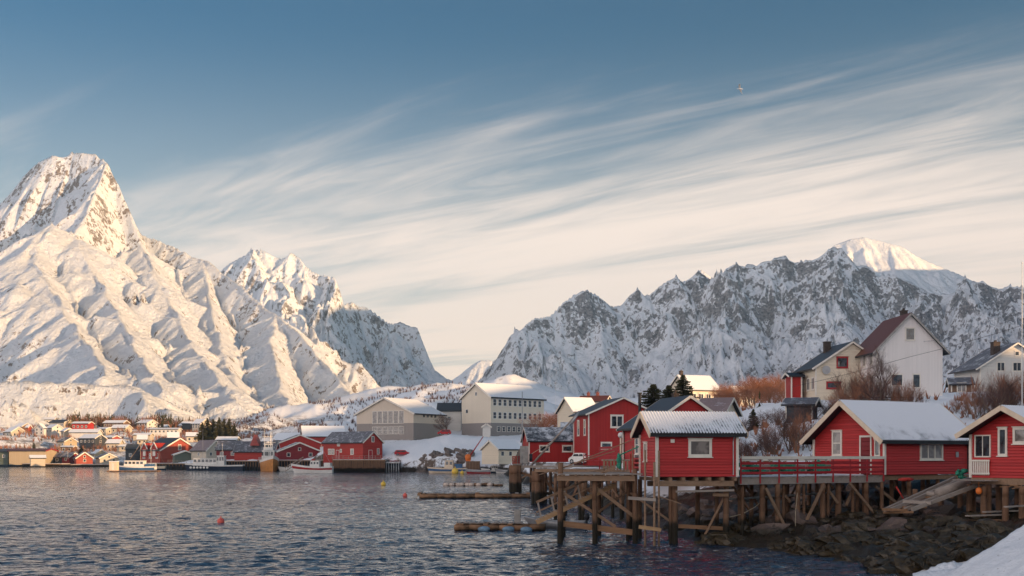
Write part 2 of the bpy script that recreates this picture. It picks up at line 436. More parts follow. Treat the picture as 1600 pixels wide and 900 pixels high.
# ------------------------------------------------------------------ mesh helper
class MB:
    def __init__(s): s.v = []; s.f = []; s.m = []
    def add(s, vs, fs, m=0):
        o = len(s.v); s.v += [tuple(v) for v in vs]; s.f += [tuple(i + o for i in f) for f in fs]; s.m += [m] * len(fs)
    def box(s, x0, x1, y0, y1, z0, z1, m=0):
        s.add([(x0, y0, z0), (x1, y0, z0), (x1, y1, z0), (x0, y1, z0), (x0, y0, z1), (x1, y0, z1), (x1, y1, z1), (x0, y1, z1)],
              [(0, 3, 2, 1), (4, 5, 6, 7), (0, 1, 5, 4), (1, 2, 6, 5), (2, 3, 7, 6), (3, 0, 4, 7)], m)
    def beam(s, a, b, w_, h_, m=0, up=(0, 0, 1)):
        a = Vector(a); b = Vector(b); d = (b - a).normalized(); u = Vector(up)
        if abs(d.dot(u)) > 0.98: u = Vector((0, 1, 0))
        x = d.cross(u).normalized() * (w_ / 2); y = x.cross(d).normalized() * (h_ / 2)
        s.add([a - x - y, a + x - y, a + x + y, a - x + y, b - x - y, b + x - y, b + x + y, b - x + y],
              [(0, 1, 2, 3), (7, 6, 5, 4), (0, 4, 5, 1), (1, 5, 6, 2), (2, 6, 7, 3), (3, 7, 4, 0)], m)
    def tube(s, a, b, r0, r1=None, n=8, m=0, caps=True):
        a = Vector(a); b = Vector(b); r1 = r0 if r1 is None else r1
        d = (b - a); d = d.normalized() if d.length > 1e-9 else Vector((0, 0, 1))
        u = Vector((0, 0, 1)) if abs(d.z) < 0.95 else Vector((1, 0, 0))
        x = d.cross(u).normalized(); y = d.cross(x).normalized()
        vs = []
        for p, r_ in ((a, r0), (b, r1)):
            for i in range(n):
                t_ = 2 * PI * i / n; vs.append(p + x * (r_ * math.cos(t_)) + y * (r_ * math.sin(t_)))
        fs = [(i, n + i, n + (i + 1) % n, (i + 1) % n) for i in range(n)]
        if caps: fs += [tuple(range(n)), tuple(range(2 * n - 1, n - 1, -1))]
        s.add(vs, fs, m)
    def path(s, pts, r, n=6, m=0):
        for a, b in zip(pts[:-1], pts[1:]): s.tube(a, b, r, r, n, m)
    def rings(s, rings, m=0, close=True, cap=True):
        n = len(rings[0]); vs = [p for r_ in rings for p in r_]; fs = []
        for k in range(len(rings) - 1):
            for i in range(n if close else n - 1):
                j = (i + 1) % n
                fs.append((k * n + i, k * n + j, (k + 1) * n + j, (k + 1) * n + i))
        if cap and close:
            fs.append(tuple(range(n - 1, -1, -1))); fs.append(tuple(range((len(rings) - 1) * n, len(rings) * n)))
        s.add(vs, fs, m)
    def blob(s, c, r, seed=0, sub=2, rough=0.25, m=0, fr=1.3):
        bm = bmesh.new(); bmesh.ops.create_icosphere(bm, subdivisions=sub, radius=1.0)
        rr = (r, r, r) if isinstance(r, (int, float)) else r
        vs = []
        for v in bm.verts:
            k = 1 + rough * float(perlin(np.array([v.co.x * fr + seed * 3.7 + v.co.z]), np.array([v.co.y * fr + seed * 1.3 - v.co.z * .7]), seed)[0]) * 1.4
            vs.append((c[0] + v.co.x * rr[0] * k, c[1] + v.co.y * rr[1] * k, c[2] + v.co.z * rr[2] * k))
        s.add(vs, [tuple(v.index for v in f.verts) for f in bm.faces], m); bm.free()
    def mesh(s, name, mats, smooth=False):
        me = bpy.data.meshes.new(name); me.from_pydata(s.v, [], s.f)
        for mt in (mats if isinstance(mats, (list, tuple)) else [mats]): me.materials.append(mt)
        if s.f:
            me.polygons.foreach_set('material_index', s.m)
            if smooth: me.polygons.foreach_set('use_smooth', [True] * len(s.f))
        me.update()
        return me
    def build(s, name, mats, parent=None, smooth=False):
        o = bpy.data.objects.new(name, s.mesh(name, mats, smooth)); COL.objects.link(o)
        if parent: o.parent = parent
        return o

def empty(name, loc, rz=0.0, label=None, cat=None, group=None):
    o = bpy.data.objects.new(name, None); COL.objects.link(o)
    o.location = loc; o.rotation_euler = (0, 0, rz); o.empty_display_size = 0.3
    tag(o, label, cat, group)
    return o

def copy_tree(o, parent=None):
    c = o.copy(); COL.objects.link(c); c.parent = parent
    for ch in KIDS.get(o.name, []): 
        cc = copy_tree(bpy.data.objects[ch], c)
    KIDS[c.name] = []
    return c
KIDS = {}
def kids(o):
    """remember the children of a prototype so that copies can be made without slow look-ups"""
    KIDS[o.name] = [c.name for c in o.children]
    for c in o.children: kids(c)
    return o

# ------------------------------------------------------------------ materials
def flat(name, col, rough=0.6, var=0.12, scale=2.0, spec=0.3, bump=0.0, bscale=8.0, metal=0.0, stretch=(1, 1, 1)):
    m, t, b = new_mat(name)
    tcn = t.new('ShaderNodeTexCoord'); v = t.mapping(tcn.outputs['Object'], scale=stretch)
    n = t.noise(v, scale, 5, 0.6)
    lo = tuple(c * (1 - var) for c in col); hi = tuple(min(1, c * (1 + var)) for c in col)
    t.put(b.inputs['Base Color'], t.mix(t.smooth(n, 0.3, 0.7), lo, hi))
    b.inputs['Roughness'].default_value = rough; b.inputs['Specular IOR Level'].default_value = spec
    b.inputs['Metallic'].default_value = metal
    if bump:
        bp = t.new('ShaderNodeBump'); bp.inputs['Distance'].default_value = bump
        t.put(bp.inputs['Height'], t.noise(v, bscale, 4, 0.6)); t.put(b.inputs['Normal'], bp.outputs[0])
    return m

def cladding(name, col, pitch=0.14, vertical=False, var=0.18, rough=0.55, base=None, base_z=0.0):
    """painted boards; object coordinates, z up; the seams are shallow grooves"""
    m, t, b = new_mat(name)
    tcn = t.new('ShaderNodeTexCoord'); ob = tcn.outputs['Object']
    x, y, z = t.sep(ob)
    q = t.math('ADD', x, y) if vertical else z
    if vertical:
        nx, ny, nz_ = t.sep(tcn.outputs['Normal'])
        # along the wall: x on walls facing y, y on walls facing x
        ax = t.math('ABSOLUTE', nx)
        q = t.math('ADD', t.math('MULTIPLY', y, t.math('GREATER_THAN', ax, 0.5)), t.math('MULTIPLY', x, t.math('LESS_THAN', ax, 0.5)))
    fr = t.math('FRACT', t.math('DIVIDE', q, pitch))
    idn = t.math('FLOOR', t.math('DIVIDE', q, pitch))
    wn = t.new('ShaderNodeTexWhiteNoise', noise_dimensions='1D'); t.put(wn.inputs['W'], idn)
    n = t.noise(t.mapping(ob, scale=(0.5, 0.5, 3.0) if not vertical else (3, 3, .5)), 1.6, 6, 0.65)
    f = t.math('ADD', t.math('MULTIPLY', wn.outputs['Value'], 0.45), t.math('MULTIPLY', n, 0.6))
    lo = tuple(c * (1 - var) for c in col); hi = tuple(min(1, c * (1 + var)) for c in col)
    c = t.mix(f, lo, hi)
    worn = t.smooth(t.noise(t.mapping(ob, scale=(1, 1, 2)), 3.0, 7, 0.7), 0.60, 0.78, 0, 0.5)
    c = t.mix(worn, c, tuple(0.5 * k + 0.08 for k in col))
    if base:
        c = t.mix(t.math('LESS_THAN', z, base_z), c, base)
    t.put(b.inputs['Base Color'], c)
    b.inputs['Roughness'].default_value = rough; b.inputs['Specular IOR Level'].default_value = 0.25
    prof_ = t.math('MULTIPLY', t.smooth(fr, 0.0, 0.12), t.math('SUBTRACT', 1.0, t.math('MULTIPLY', fr, 0.5)))
    bp = t.new('ShaderNodeBump'); bp.inputs['Distance'].default_value = 0.035
    t.put(bp.inputs['Height'], prof_); t.put(b.inputs['Normal'], bp.outputs[0])
    return m

def snow_mat(name, col=(0.82, 0.84, 0.88), dirt=0.0, bump=0.05):
    m, t, b = new_mat(name)
    tcn = t.new('ShaderNodeTexCoord'); ob = tcn.outputs['Object']
    n = t.noise(ob, 0.9, 6, 0.6)
    t.put(b.inputs['Base Color'], t.mix(n, tuple(c * 0.94 for c in col), col))
    b.inputs['Roughness'].default_value = 0.7; b.inputs['Specular IOR Level'].default_value = 0.2
    bp = t.new('ShaderNodeBump'); bp.inputs['Distance'].default_value = bump; bp.inputs['Strength'].default_value = 0.7
    t.put(bp.inputs['Height'], t.noise(ob, 2.2, 6, 0.6)); t.put(b.inputs['Normal'], bp.outputs[0])
    return m

def slate_mat(name, col=(0.05, 0.055, 0.065), snow=0.45, pitch=0.32):
    """roof of dark sheets or slates with snow caught on it"""
    m, t, b = new_mat(name)
    tcn = t.new('ShaderNodeTexCoord'); ob = tcn.outputs['Object']
    x, y, z = t.sep(ob)
    rows = t.math('FRACT', t.math('DIVIDE', z, pitch * 0.55))
    n = t.noise(ob, 0.8, 6, 0.62); n2 = t.noise(ob, 4.5, 5, 0.65)
    c = t.mix(n2, tuple(k * 0.75 for k in col), tuple(k * 1.35 for k in col))
    s_ = t.math('ADD', t.math('MULTIPLY', n, 0.7), t.math('ADD', t.math('MULTIPLY', n2, 0.3), t.math('MULTIPLY', t.smooth(rows, 0.55, 0.0), 0.09)))
    s_ = t.smooth(s_, 0.80 - snow * 0.55, 0.88 - snow * 0.45)
    t.put(b.inputs['Base Color'], t.mix(t.math('MULTIPLY', s_, 0.9), c, (0.78, 0.80, 0.84)))
    b.inputs['Roughness'].default_value = 0.5
    bp = t.new('ShaderNodeBump'); bp.inputs['Distance'].default_value = 0.03
    t.put(bp.inputs['Height'], t.math('ADD', rows, s_)); t.put(b.inputs['Normal'], bp.outputs[0])
    return m

def wood_mat(name, col, dark=0.5, along='z', wet=None):
    m, t, b = new_mat(name)
    tcn = t.new('ShaderNodeTexCoord'); ob = tcn.outputs['Object']
    geo = t.new('ShaderNodeNewGeometry')
    st = {'z': (9, 9, 0.8), 'x': (0.8, 9, 9), 'y': (9, 0.8, 9)}[along]
    n = t.noise(t.mapping(ob, scale=st), 1.2, 6, 0.65); n2 = t.noise(ob, 1.3, 3, 0.5)
    rnd = geo.outputs['Random Per Island']
    f = t.math('ADD', t.math('MULTIPLY', n, 0.5), t.math('ADD', t.math('MULTIPLY', n2, 0.25), t.math('MULTIPLY', rnd, 0.35)))
    c = t.mix(t.smooth(f, 0.2, 0.85), tuple(k * dark for k in col), tuple(k * 1.25 for k in col))
    if wet is not None:
        pz = t.sep(geo.outputs['Position'])[2]
        wv = t.math('ADD', pz, t.math('MULTIPLY', t.math('SUBTRACT', n2, 0.5), 0.8))
        c = t.mix(t.smooth(wv, wet + 0.25, wet - 0.25), c, (0.022, 0.018, 0.012))
    t.put(b.inputs['Base Color'], c)
    b.inputs['Roughness'].default_value = 0.8; b.inputs['Specular IOR Level'].default_value = 0.2
    bp = t.new('ShaderNodeBump'); bp.inputs['Distance'].default_value = 0.015
    t.put(bp.inputs['Height'], n); t.put(b.inputs['Normal'], bp.outputs[0])
    return m

def glass_mat(name, col=(0.02, 0.025, 0.03)):
    m, t, b = new_mat(name)
    tcn = t.new('ShaderNodeTexCoord')
    n = t.noise(tcn.outputs['Object'], 1.7, 2, 0.5)
    t.put(b.inputs['Base Color'], t.mix(t.smooth(n, 0.4, 0.6), col, tuple(k * 2.2 + 0.01 for k in col)))
    b.inputs['Roughness'].default_value = 0.04; b.inputs['IOR'].default_value = 1.6
    b.inputs['Coat Weight'].default_value = 0.6; b.inputs['Coat Roughness'].default_value = 0.02
    return m

M = {}
M['red_h'] = cladding('red_boards', (0.45, 0.034, 0.034), 0.165, False, 0.28)
M['red_v'] = cladding('red_upright_boards', (0.38, 0.026, 0.024), 0.16, True)
M['red_far'] = cladding('red_paint', (0.34, 0.030, 0.022), 0.3)
M['maroon'] = cladding('maroon_boards', (0.20, 0.02, 0.025), 0.3)
M['bright_red'] = cladding('bright_red_boards', (0.38, 0.028, 0.022), 0.3, True)
M['orange_red'] = cladding('orange_red_boards', (0.30, 0.05, 0.03), 0.3)
M['white_v'] = cladding('white_upright_boards', (0.76, 0.70, 0.67), 0.18, True, 0.07)
M['cream'] = cladding('cream_boards', (0.72, 0.62, 0.48), 0.2, False, 0.08)
M['cream_far'] = cladding('cream_paint', (0.50, 0.43, 0.34), 0.4, False, 0.08)
M['white_far'] = cladding('white_paint', (0.62, 0.59, 0.55), 0.4, False, 0.06)
M['yellow'] = cladding('yellow_paint', (0.42, 0.33, 0.22), 0.4, True, 0.08)
M['brown'] = cladding('brown_boards', (0.17, 0.10, 0.065), 0.3, False)
M['slate_wall'] = cladding('dark_grey_boards', (0.05, 0.055, 0.065), 0.3, False)
M['green_wall'] = cladding('green_grey_boards', (0.10, 0.12, 0.10), 0.3, False)
M['pink'] = cladding('red_pink_boards', (0.34, 0.07, 0.06), 0.3, False)
M['gym'] = cladding('cream_over_grey_wall', (0.60, 0.50, 0.40), 1.2, True, 0.05, base=(0.27, 0.235, 0.215), base_z=5.2)
M['school'] = cladding('cream_over_grey_render', (0.66, 0.58, 0.47), 1.3, True, 0.05, base=(0.25, 0.225, 0.215), base_z=4.1)
M['trim'] = flat('white_trim', (0.72, 0.66, 0.58), 0.5, 0.08)
M['trim_red'] = flat('red_trim', (0.33, 0.02, 0.025), 0.5, 0.1)
M['cream_trim'] = flat('cream_trim', (0.70, 0.56, 0.42), 0.5, 0.08)
M['black'] = flat('black_sheet', (0.02, 0.02, 0.024), 0.5, 0.2)
M['glass'] = glass_mat('window_glass')
M['curtain_glass'] = glass_mat('window_glass_curtain', (0.10, 0.085, 0.075))
M['snow'] = snow_mat('roof_snow')
M['snow_dry'] = snow_mat('roof_snow_smooth', (0.80, 0.82, 0.87), bump=0.02)
M['slate'] = slate_mat('dark_roof', snow=0.12)
M['frost_sheet'] = None
def frost_mat(name, cover):
    m, t, b = new_mat(name)
    tcn = t.new('ShaderNodeTexCoord'); ob = tcn.outputs['Object']
    x, y, z = t.sep(ob)
    ph = t.math('SINE', t.math('MULTIPLY', x, 2 * PI / 0.17))
    n = t.noise(ob, 0.9, 6, 0.6); n2 = t.noise(ob, 5.0, 5, 0.65)
    v = t.math('ADD', t.math('MULTIPLY', ph, -0.11), t.math('ADD', t.math('MULTIPLY', n, 0.8), t.math('MULTIPLY', n2, 0.35)))
    v = t.math('ADD', v, t.math('MULTIPLY', t.math('SUBTRACT', t.math('ABSOLUTE', y), 1.6), -0.10))
    f = t.smooth(v, 0.58 - cover, 0.78 - cover)
    t.put(b.inputs['Base Color'], t.mix(f, (0.06, 0.07, 0.085), (0.74, 0.76, 0.81)))
    b.inputs['Roughness'].default_value = 0.6
    bp = t.new('ShaderNodeBump'); bp.inputs['Distance'].default_value = 0.03
    t.put(bp.inputs['Height'], t.math('ADD', n2, f)); t.put(b.inputs['Normal'], bp.outputs[0])
    return m
M['frost_sheet'] = frost_mat('frosted_corrugated_sheet', 0.24)
M['frost_deep'] = frost_mat('deep_frosted_sheet', 0.42)
M['slate_snow'] = slate_mat('dark_roof_snowy', (0.055, 0.06, 0.07), snow=0.62)
M['slate_mid'] = slate_mat('grey_roof', (0.13, 0.125, 0.14), snow=0.45)
M['purple_roof'] = slate_mat('faded_purple_roof', (0.23, 0.17, 0.17), snow=0.35)
M['red_roof'] = slate_mat('maroon_tile_roof', (0.12, 0.035, 0.022), snow=0.0)
M['brick'] = flat('dark_chimney', (0.06, 0.045, 0.04), 0.8, 0.3, 6)
M['redbrick'] = flat('red_chimney', (0.25, 0.08, 0.06), 0.8, 0.3, 6)
M['conc'] = flat('concrete', (0.30, 0.28, 0.26), 0.85, 0.15, 2, bump=0.02)
M['pile'] = wood_mat('pier_pile_wood', (0.20, 0.112, 0.068), 0.35, 'z', wet=1.25)
M['beam'] = wood_mat('pier_beam_wood', (0.29, 0.185, 0.12), 0.40, 'x')
M['plank'] = wood_mat('grey_plank_wood', (0.32, 0.27, 0.235), 0.6, 'x')
M['oldwood'] = wood_mat('weathered_wood', (0.30, 0.17, 0.095), 0.4, 'x', wet=0.12)
M['newwood'] = wood_mat('yellow_wood', (0.38, 0.24, 0.13), 0.5, 'x')
M['metal'] = flat('grey_metal', (0.35, 0.35, 0.36), 0.45, 0.15, metal=0.6)
M['white'] = flat('white_paint_gloss', (0.74, 0.71, 0.67), 0.35, 0.06)
M['hull_orange'] = flat('orange_brown_hull', (0.50, 0.21, 0.06), 0.4, 0.15, 1.5)
M['hull_navy'] = flat('navy_hull', (0.02, 0.03, 0.055), 0.35, 0.2)
M['hull_blue'] = flat('blue_cover', (0.05, 0.12, 0.24), 0.6, 0.2)
M['hull_red'] = flat('red_stripe', (0.35, 0.03, 0.03), 0.4, 0.2)
M['rubber'] = flat('black_rubber', (0.02, 0.02, 0.022), 0.6, 0.2)
M['buoy_red'] = flat('coral_buoy', (0.75, 0.13, 0.10), 0.4, 0.08)
M['buoy_yellow'] = flat('yellow_buoy', (0.80, 0.52, 0.08), 0.45, 0.08)
M['buoy_orange'] = flat('orange_buoy', (0.80, 0.20, 0.04), 0.45, 0.08)
M['fender'] = flat('blue_grey_fender', (0.16, 0.26, 0.36), 0.5, 0.25, 3)
M['float'] = flat('pale_float', (0.62, 0.50, 0.42), 0.6, 0.2, 3)
M['net'] = flat('green_net', (0.04, 0.26, 0.17), 0.8, 0.45, 12, bump=0.05, bscale=30)
M['cloth_red'] = flat('red_cloth', (0.50, 0.05, 0.04), 0.8, 0.25, 5)
M['rope'] = flat('pale_rope', (0.45, 0.38, 0.28), 0.8, 0.2)
M['bark'] = flat('grey_brown_bark', (0.17, 0.12, 0.09), 0.9, 0.3, 6)
M['twig'] = flat('red_brown_twigs', (0.30, 0.13, 0.075), 0.85, 0.3, 1.5)
M['twig_dark'] = flat('dark_brown_twigs', (0.12, 0.07, 0.06), 0.85, 0.3, 1.5)
M['needle'] = flat('spruce_needles', (0.062, 0.056, 0.022), 0.85, 0.45, 1.2)
def rock_mat():
    m, t, b = new_mat('shore_rock')
    oi = t.new('ShaderNodeObjectInfo'); tcn = t.new('ShaderNodeTexCoord'); geo = t.new('ShaderNodeNewGeometry')
    n = t.noise(tcn.outputs['Object'], 2.2, 7, 0.65)
    c = t.mix(oi.outputs['Random'], (0.045, 0.036, 0.032), (0.19, 0.125, 0.10))
    c = t.mix(t.smooth(n, 0.4, 0.7), c, t.mix(0.5, c, (0.02, 0.016, 0.012)))
    pz_ = t.sep(geo.outputs['Position'])[2]
    c = t.mix(t.smooth(t.math('ADD', pz_, n), 1.6, 1.1), c, (0.022, 0.017, 0.009))
    t.put(b.inputs['Base Color'], c); b.inputs['Roughness'].default_value = 0.6
    bp = t.new('ShaderNodeBump'); bp.inputs['Distance'].default_value = 0.12
    t.put(bp.inputs['Height'], t.noise(tcn.outputs['Object'], 3.0, 8, 0.65)); t.put(b.inputs['Normal'], bp.outputs[0])
    return m
M['rock'] = rock_mat()
M['rock_pale'] = flat('riprap_rock', (0.16, 0.13, 0.115), 0.8, 0.45, 1.0, bump=0.08, bscale=3)
M['kelp'] = flat('brown_kelp', (0.042, 0.028, 0.011), 0.45, 0.5, 6, 0.5, bump=0.03, bscale=14)
M['carpaint'] = flat('red_car_paint', (0.42, 0.015, 0.02), 0.3, 0.08)
M['carglass'] = flat('dark_car_glass', (0.02, 0.02, 0.025), 0.1, 0.2)

# ------------------------------------------------------------------ windows, doors, houses
def face_frame(face, L, W):
    """origin, right vector and outward normal of a wall"""
    return {'f': (Vector((0, -W / 2, 0)), Vector((1, 0, 0)), Vector((0, -1, 0))), 'b': (Vector((0, W / 2, 0)), Vector((-1, 0, 0)), Vector((0, 1, 0))),
            'l': (Vector((-L / 2, 0, 0)), Vector((0, -1, 0)), Vector((-1, 0, 0))), 'r': (Vector((L / 2, 0, 0)), Vector((0, 1, 0)), Vector((1, 0, 0)))}[face]

def panel(mb, o, rt, nr, u0, u1, v0, v1, d0, d1, m=0):
    up = Vector((0, 0, 1))
    vs = [o + rt * u + up * v + nr * d for d in (d0, d1) for u, v in ((u0, v0), (u1, v0), (u1, v1), (u0, v1))]
    mb.add(vs, [(3, 2, 1, 0), (4, 5, 6, 7), (0, 1, 5, 4), (1, 2, 6, 5), (2, 3, 7, 6), (3, 0, 4, 7)], m)

def window(root, face, L, W, u, v, w_, h_, fr=0.11, frame='trim', glass='glass', bars=(1, 0), small=False, name='window', sill=True, k=1.0):
    o, rt, nr = face_frame(face, L, W)
    mb = MB()
    pf = 0.07 * k
    panel(mb, o, rt, nr, u - w_ / 2 - fr, u + w_ / 2 + fr, v + h_ / 2, v + h_ / 2 + fr, 0.002, pf)
    panel(mb, o, rt, nr, u - w_ / 2 - fr, u + w_ / 2 + fr, v - h_ / 2 - fr, v - h_ / 2, 0.002, pf)
    panel(mb, o, rt, nr, u - w_ / 2 - fr, u - w_ / 2, v - h_ / 2, v + h_ / 2, 0.002, pf)
    panel(mb, o, rt, nr, u + w_ / 2, u + w_ / 2 + fr, v - h_ / 2, v + h_ / 2, 0.002, pf)
    nb, nh = bars
    for i in range(nb):
        c = u - w_ / 2 + w_ * (i + 1) / (nb + 1); panel(mb, o, rt, nr, c - fr * .32, c + fr * .32, v - h_ / 2, v + h_ / 2, 0.03, pf - 0.012)
    for i in range(nh):
        c = v - h_ / 2 + h_ * (i + 1) / (nh + 1); panel(mb, o, rt, nr, u - w_ / 2, u + w_ / 2, c - fr * .25, c + fr * .25, 0.03, pf - 0.016)
    if sill and not small:
        panel(mb, o, rt, nr, u - w_ / 2 - fr - 0.06, u + w_ / 2 + fr + 0.06, v - h_ / 2 - fr - 0.05, v - h_ / 2 - fr, 0.002, pf + 0.05)
        panel(mb, o, rt, nr, u - w_ / 2 - fr - 0.05, u + w_ / 2 + fr + 0.05, v + h_ / 2 + fr, v + h_ / 2 + fr + 0.04, 0.002, pf + 0.04)
    g = MB(); panel(g, o, rt, nr, u - w_ / 2, u + w_ / 2, v - h_ / 2, v + h_ / 2, 0.002, 0.036)
    wo = mb.build(name, M[frame], root)
    g.build('pane', M[glass], wo)
    return wo

def door(root, face, L, W, u, w_=0.95, h_=2.05, col='trim_red', frame='trim', z0=0.02):
    o, rt, nr = face_frame(face, L, W)
    mb = MB(); panel(mb, o, rt, nr, u - w_ / 2, u + w_ / 2, z0, z0 + h_, 0.002, 0.045)
    d = mb.build('door', M[col], root)
    f = MB()
    for a, b_, c, e in ((u - w_ / 2 - .1, u - w_ / 2, z0, z0 + h_), (u + w_ / 2, u + w_ / 2 + .1, z0, z0 + h_), (u - w_ / 2 - .1, u + w_ / 2 + .1, z0 + h_, z0 + h_ + .12)):
        panel(f, o, rt, nr, a, b_, c, e, 0.002, 0.075)
    f.build('door_frame', M[frame], d)
    hd = MB(); p = o + rt * (u + w_ * .36) + Vector((0, 0, z0 + 1.0)) + nr * .09
    hd.tube(p, p - rt * .12, .018, n=6, m=0); hd.build('handle', M['metal'], d)
    return d

CTRL = []      # ground heights that the terrain must pass through
def house(name, label, cat, px, py, Y, L, W, wh, rise, rz, wall, roof, anchor='fl', over=0.35, gover=0.35, group=None,
          thick=0.14, trim='trim', corner=True, ctrl=True, roof_edge='trim', corrug=None, z=None, under='black', sink=0.0, clap=False):
    cl = {'fl': (-L / 2, -W / 2), 'fr': (L / 2, -W / 2), 'c': (0, 0)}[anchor]
    X = X_of(px, Y); Z = Z_of(py, Y) if z is None else z
    c, s = math.cos(rz), math.sin(rz)
    cx = X - (c * cl[0] - s * cl[1]); cy = Y - (s * cl[0] + c * cl[1])
    root = empty(name, (cx, cy, Z), rz, label, cat, group)
    if ctrl:
        for a, b_ in ((-.5, -.5), (.5, -.5), (0, 0), (.5, .5), (-.5, .5)):
            CTRL.append((cx + c * a * L - s * b_ * W, cy + s * a * L + c * b_ * W, Z - 0.15))
    l2, w2 = L / 2, W / 2
    mb = MB()
    zb = -sink
    vs = [(-l2, -w2, zb), (l2, -w2, zb), (l2, w2, zb), (-l2, w2, zb), (-l2, -w2, wh), (l2, -w2, wh), (l2, w2, wh), (-l2, w2, wh), (-l2, 0, wh + rise), (l2, 0, wh + rise)]
    mb.add(vs, [(0, 1, 5, 4), (2, 3, 7, 6), (1, 2, 6, 9, 5), (3, 0, 4, 8, 7), (0, 3, 2, 1), (4, 5, 9, 8), (6, 7, 8, 9)])
    if clap:
        pitch, dep = 0.165, 0.03
        for face in ('f', 'l', 'r'):
            o_, rt_, nr_ = face_frame(face, L, W)
            top_ = wh if face == 'f' else wh + rise; hw = l2 if face == 'f' else w2
            z_ = 0.0
            while z_ < top_ - 0.02:
                z2 = min(z_ + pitch, top_)
                def hw_at(q): return hw if (face == 'f' or q <= wh) else max(0.0, w2 * (1 - (q - wh) / rise))
                a_, b_ = hw_at(z_), hw_at(z2)
                p_ = [o_ + rt_ * -a_ + Vector((0, 0, z_)) + nr_ * 0.003, o_ + rt_ * a_ + Vector((0, 0, z_)) + nr_ * 0.003,
                      o_ + rt_ * a_ + Vector((0, 0, z_)) + nr_ * dep, o_ + rt_ * -a_ + Vector((0, 0, z_)) + nr_ * dep,
                      o_ + rt_ * b_ + Vector((0, 0, z2)) + nr_ * 0.005, o_ + rt_ * -b_ + Vector((0, 0, z2)) + nr_ * 0.005]
                mb.add(p_, [(3, 2, 1, 0), (3, 5, 4, 2) if False else (2, 4, 5, 3)[::1]])
                z_ = z2
    mb.build('wall', M[wall], root)
    sl = rise / w2 if w2 else 0
    ye = w2 + over; ze = wh - sl * over; xr = l2 + gover
    nrm = Vector((0, -sl, 1)).normalized()
    rf = MB(); lift = 0.012
    for sg in (-1, 1):
        tz = thick * math.sqrt(1 + sl * sl)
        if corrug:
            n_ = int(2 * xr / corrug * 6); xs_ = np.linspace(-xr, xr, n_)
            amp_ = corrug * 0.16
            top = [(x_, 0, wh + rise + lift + tz + amp_ * math.sin(2 * PI * x_ / corrug)) for x_ in xs_]
            bot = [(x_, sg * ye, ze + lift + tz + amp_ * math.sin(2 * PI * x_ / corrug)) for x_ in xs_]
            k = len(xs_); vs = top + bot
            fs = [(i, k + i, k + i + 1, i + 1) if sg < 0 else (i, i + 1, k + i + 1, k + i) for i in range(k - 1)]
            rf.add(vs, fs, 0)
            rf.add([(x_, sg * ye, ze + lift + tz + amp_ * math.sin(2 * PI * x_ / corrug)) for x_ in xs_] + [(x_, sg * ye, ze + lift + tz * .5) for x_ in xs_],
                   [(i, k + i, k + i + 1, i + 1) if sg < 0 else (i, i + 1, k + i + 1, k + i) for i in range(k - 1)], 1)
            tz *= 0.62
        vs = [(-xr, 0, wh + rise + lift), (xr, 0, wh + rise + lift), (xr, sg * ye, ze + lift), (-xr, sg * ye, ze + lift),
              (-xr, 0, wh + rise + lift + tz), (xr, 0, wh + rise + lift + tz), (xr, sg * ye, ze + lift + tz), (-xr, sg * ye, ze + lift + tz)]
        fs = [(0, 1, 2, 3), (7, 6, 5, 4), (3, 2, 6, 7), (1, 5, 6, 2), (0, 3, 7, 4)]
        if sg > 0: fs = [tuple(reversed(f)) for f in fs]
        o_ = len(rf.v); rf.v += vs
        for i, f in enumerate(fs): rf.f.append(tuple(a + o_ for a in f)); rf.m.append(0 if i == 1 else 1)
    ro = rf.build('roof', [M[roof], M[under]], root)
    if roof_edge:
        bh = max(0.16, thick * 1.5)
        for ex in (-1, 1):
            bb = MB()
            for sg in (-1, 1):
                a = Vector((ex * (xr + 0.02), 0, wh + rise + lift + thick * .35)); b_ = Vector((ex * (xr + 0.02), sg * (ye + .02), ze + lift + thick * .35))
                bb.beam(a, b_, 0.045, bh, 0)
            bb.build('bargeboard', M[roof_edge], ro)
    if corner:
        q = 0.075
        for ex in (-1, 1):
            for sg in (-1, 1):
                if ex * sg > 0 and sg > 0: continue
                cb = MB(); cb.box(ex * (l2 + .025) - q, ex * (l2 + .025) + q, sg * (w2 + .025) - q, sg * (w2 + .025) + q, 0.0, wh - 0.02)
                cb.build('corner_board', M[trim], root)
    root['_L'] = L; root['_W'] = W; root['_wh'] = wh; root['_rise'] = rise
    root['_roof'] = ro.name
    return root

def chimney(root, x, y, h=0.9, w_=0.5, mat='brick', pot=True):
    W = root['_W']; rise = root['_rise']; wh = root['_wh']
    zr = wh + rise * (1 - abs(y) / (W / 2))
    mb = MB(); mb.box(x - w_ / 2, x + w_ / 2, y - w_ / 2, y + w_ / 2, zr - 0.3, wh + rise + h)
    mb.box(x - w_ / 2 - .06, x + w_ / 2 + .06, y - w_ / 2 - .06, y + w_ / 2 + .06, wh + rise + h, wh + rise + h + .1)
    if pot: mb.tube((x, y, wh + rise + h + .1), (x, y, wh + rise + h + .35), w_ * .22, n=8)
    mb.build('chimney', M[mat], bpy.data.objects[root['_roof']])

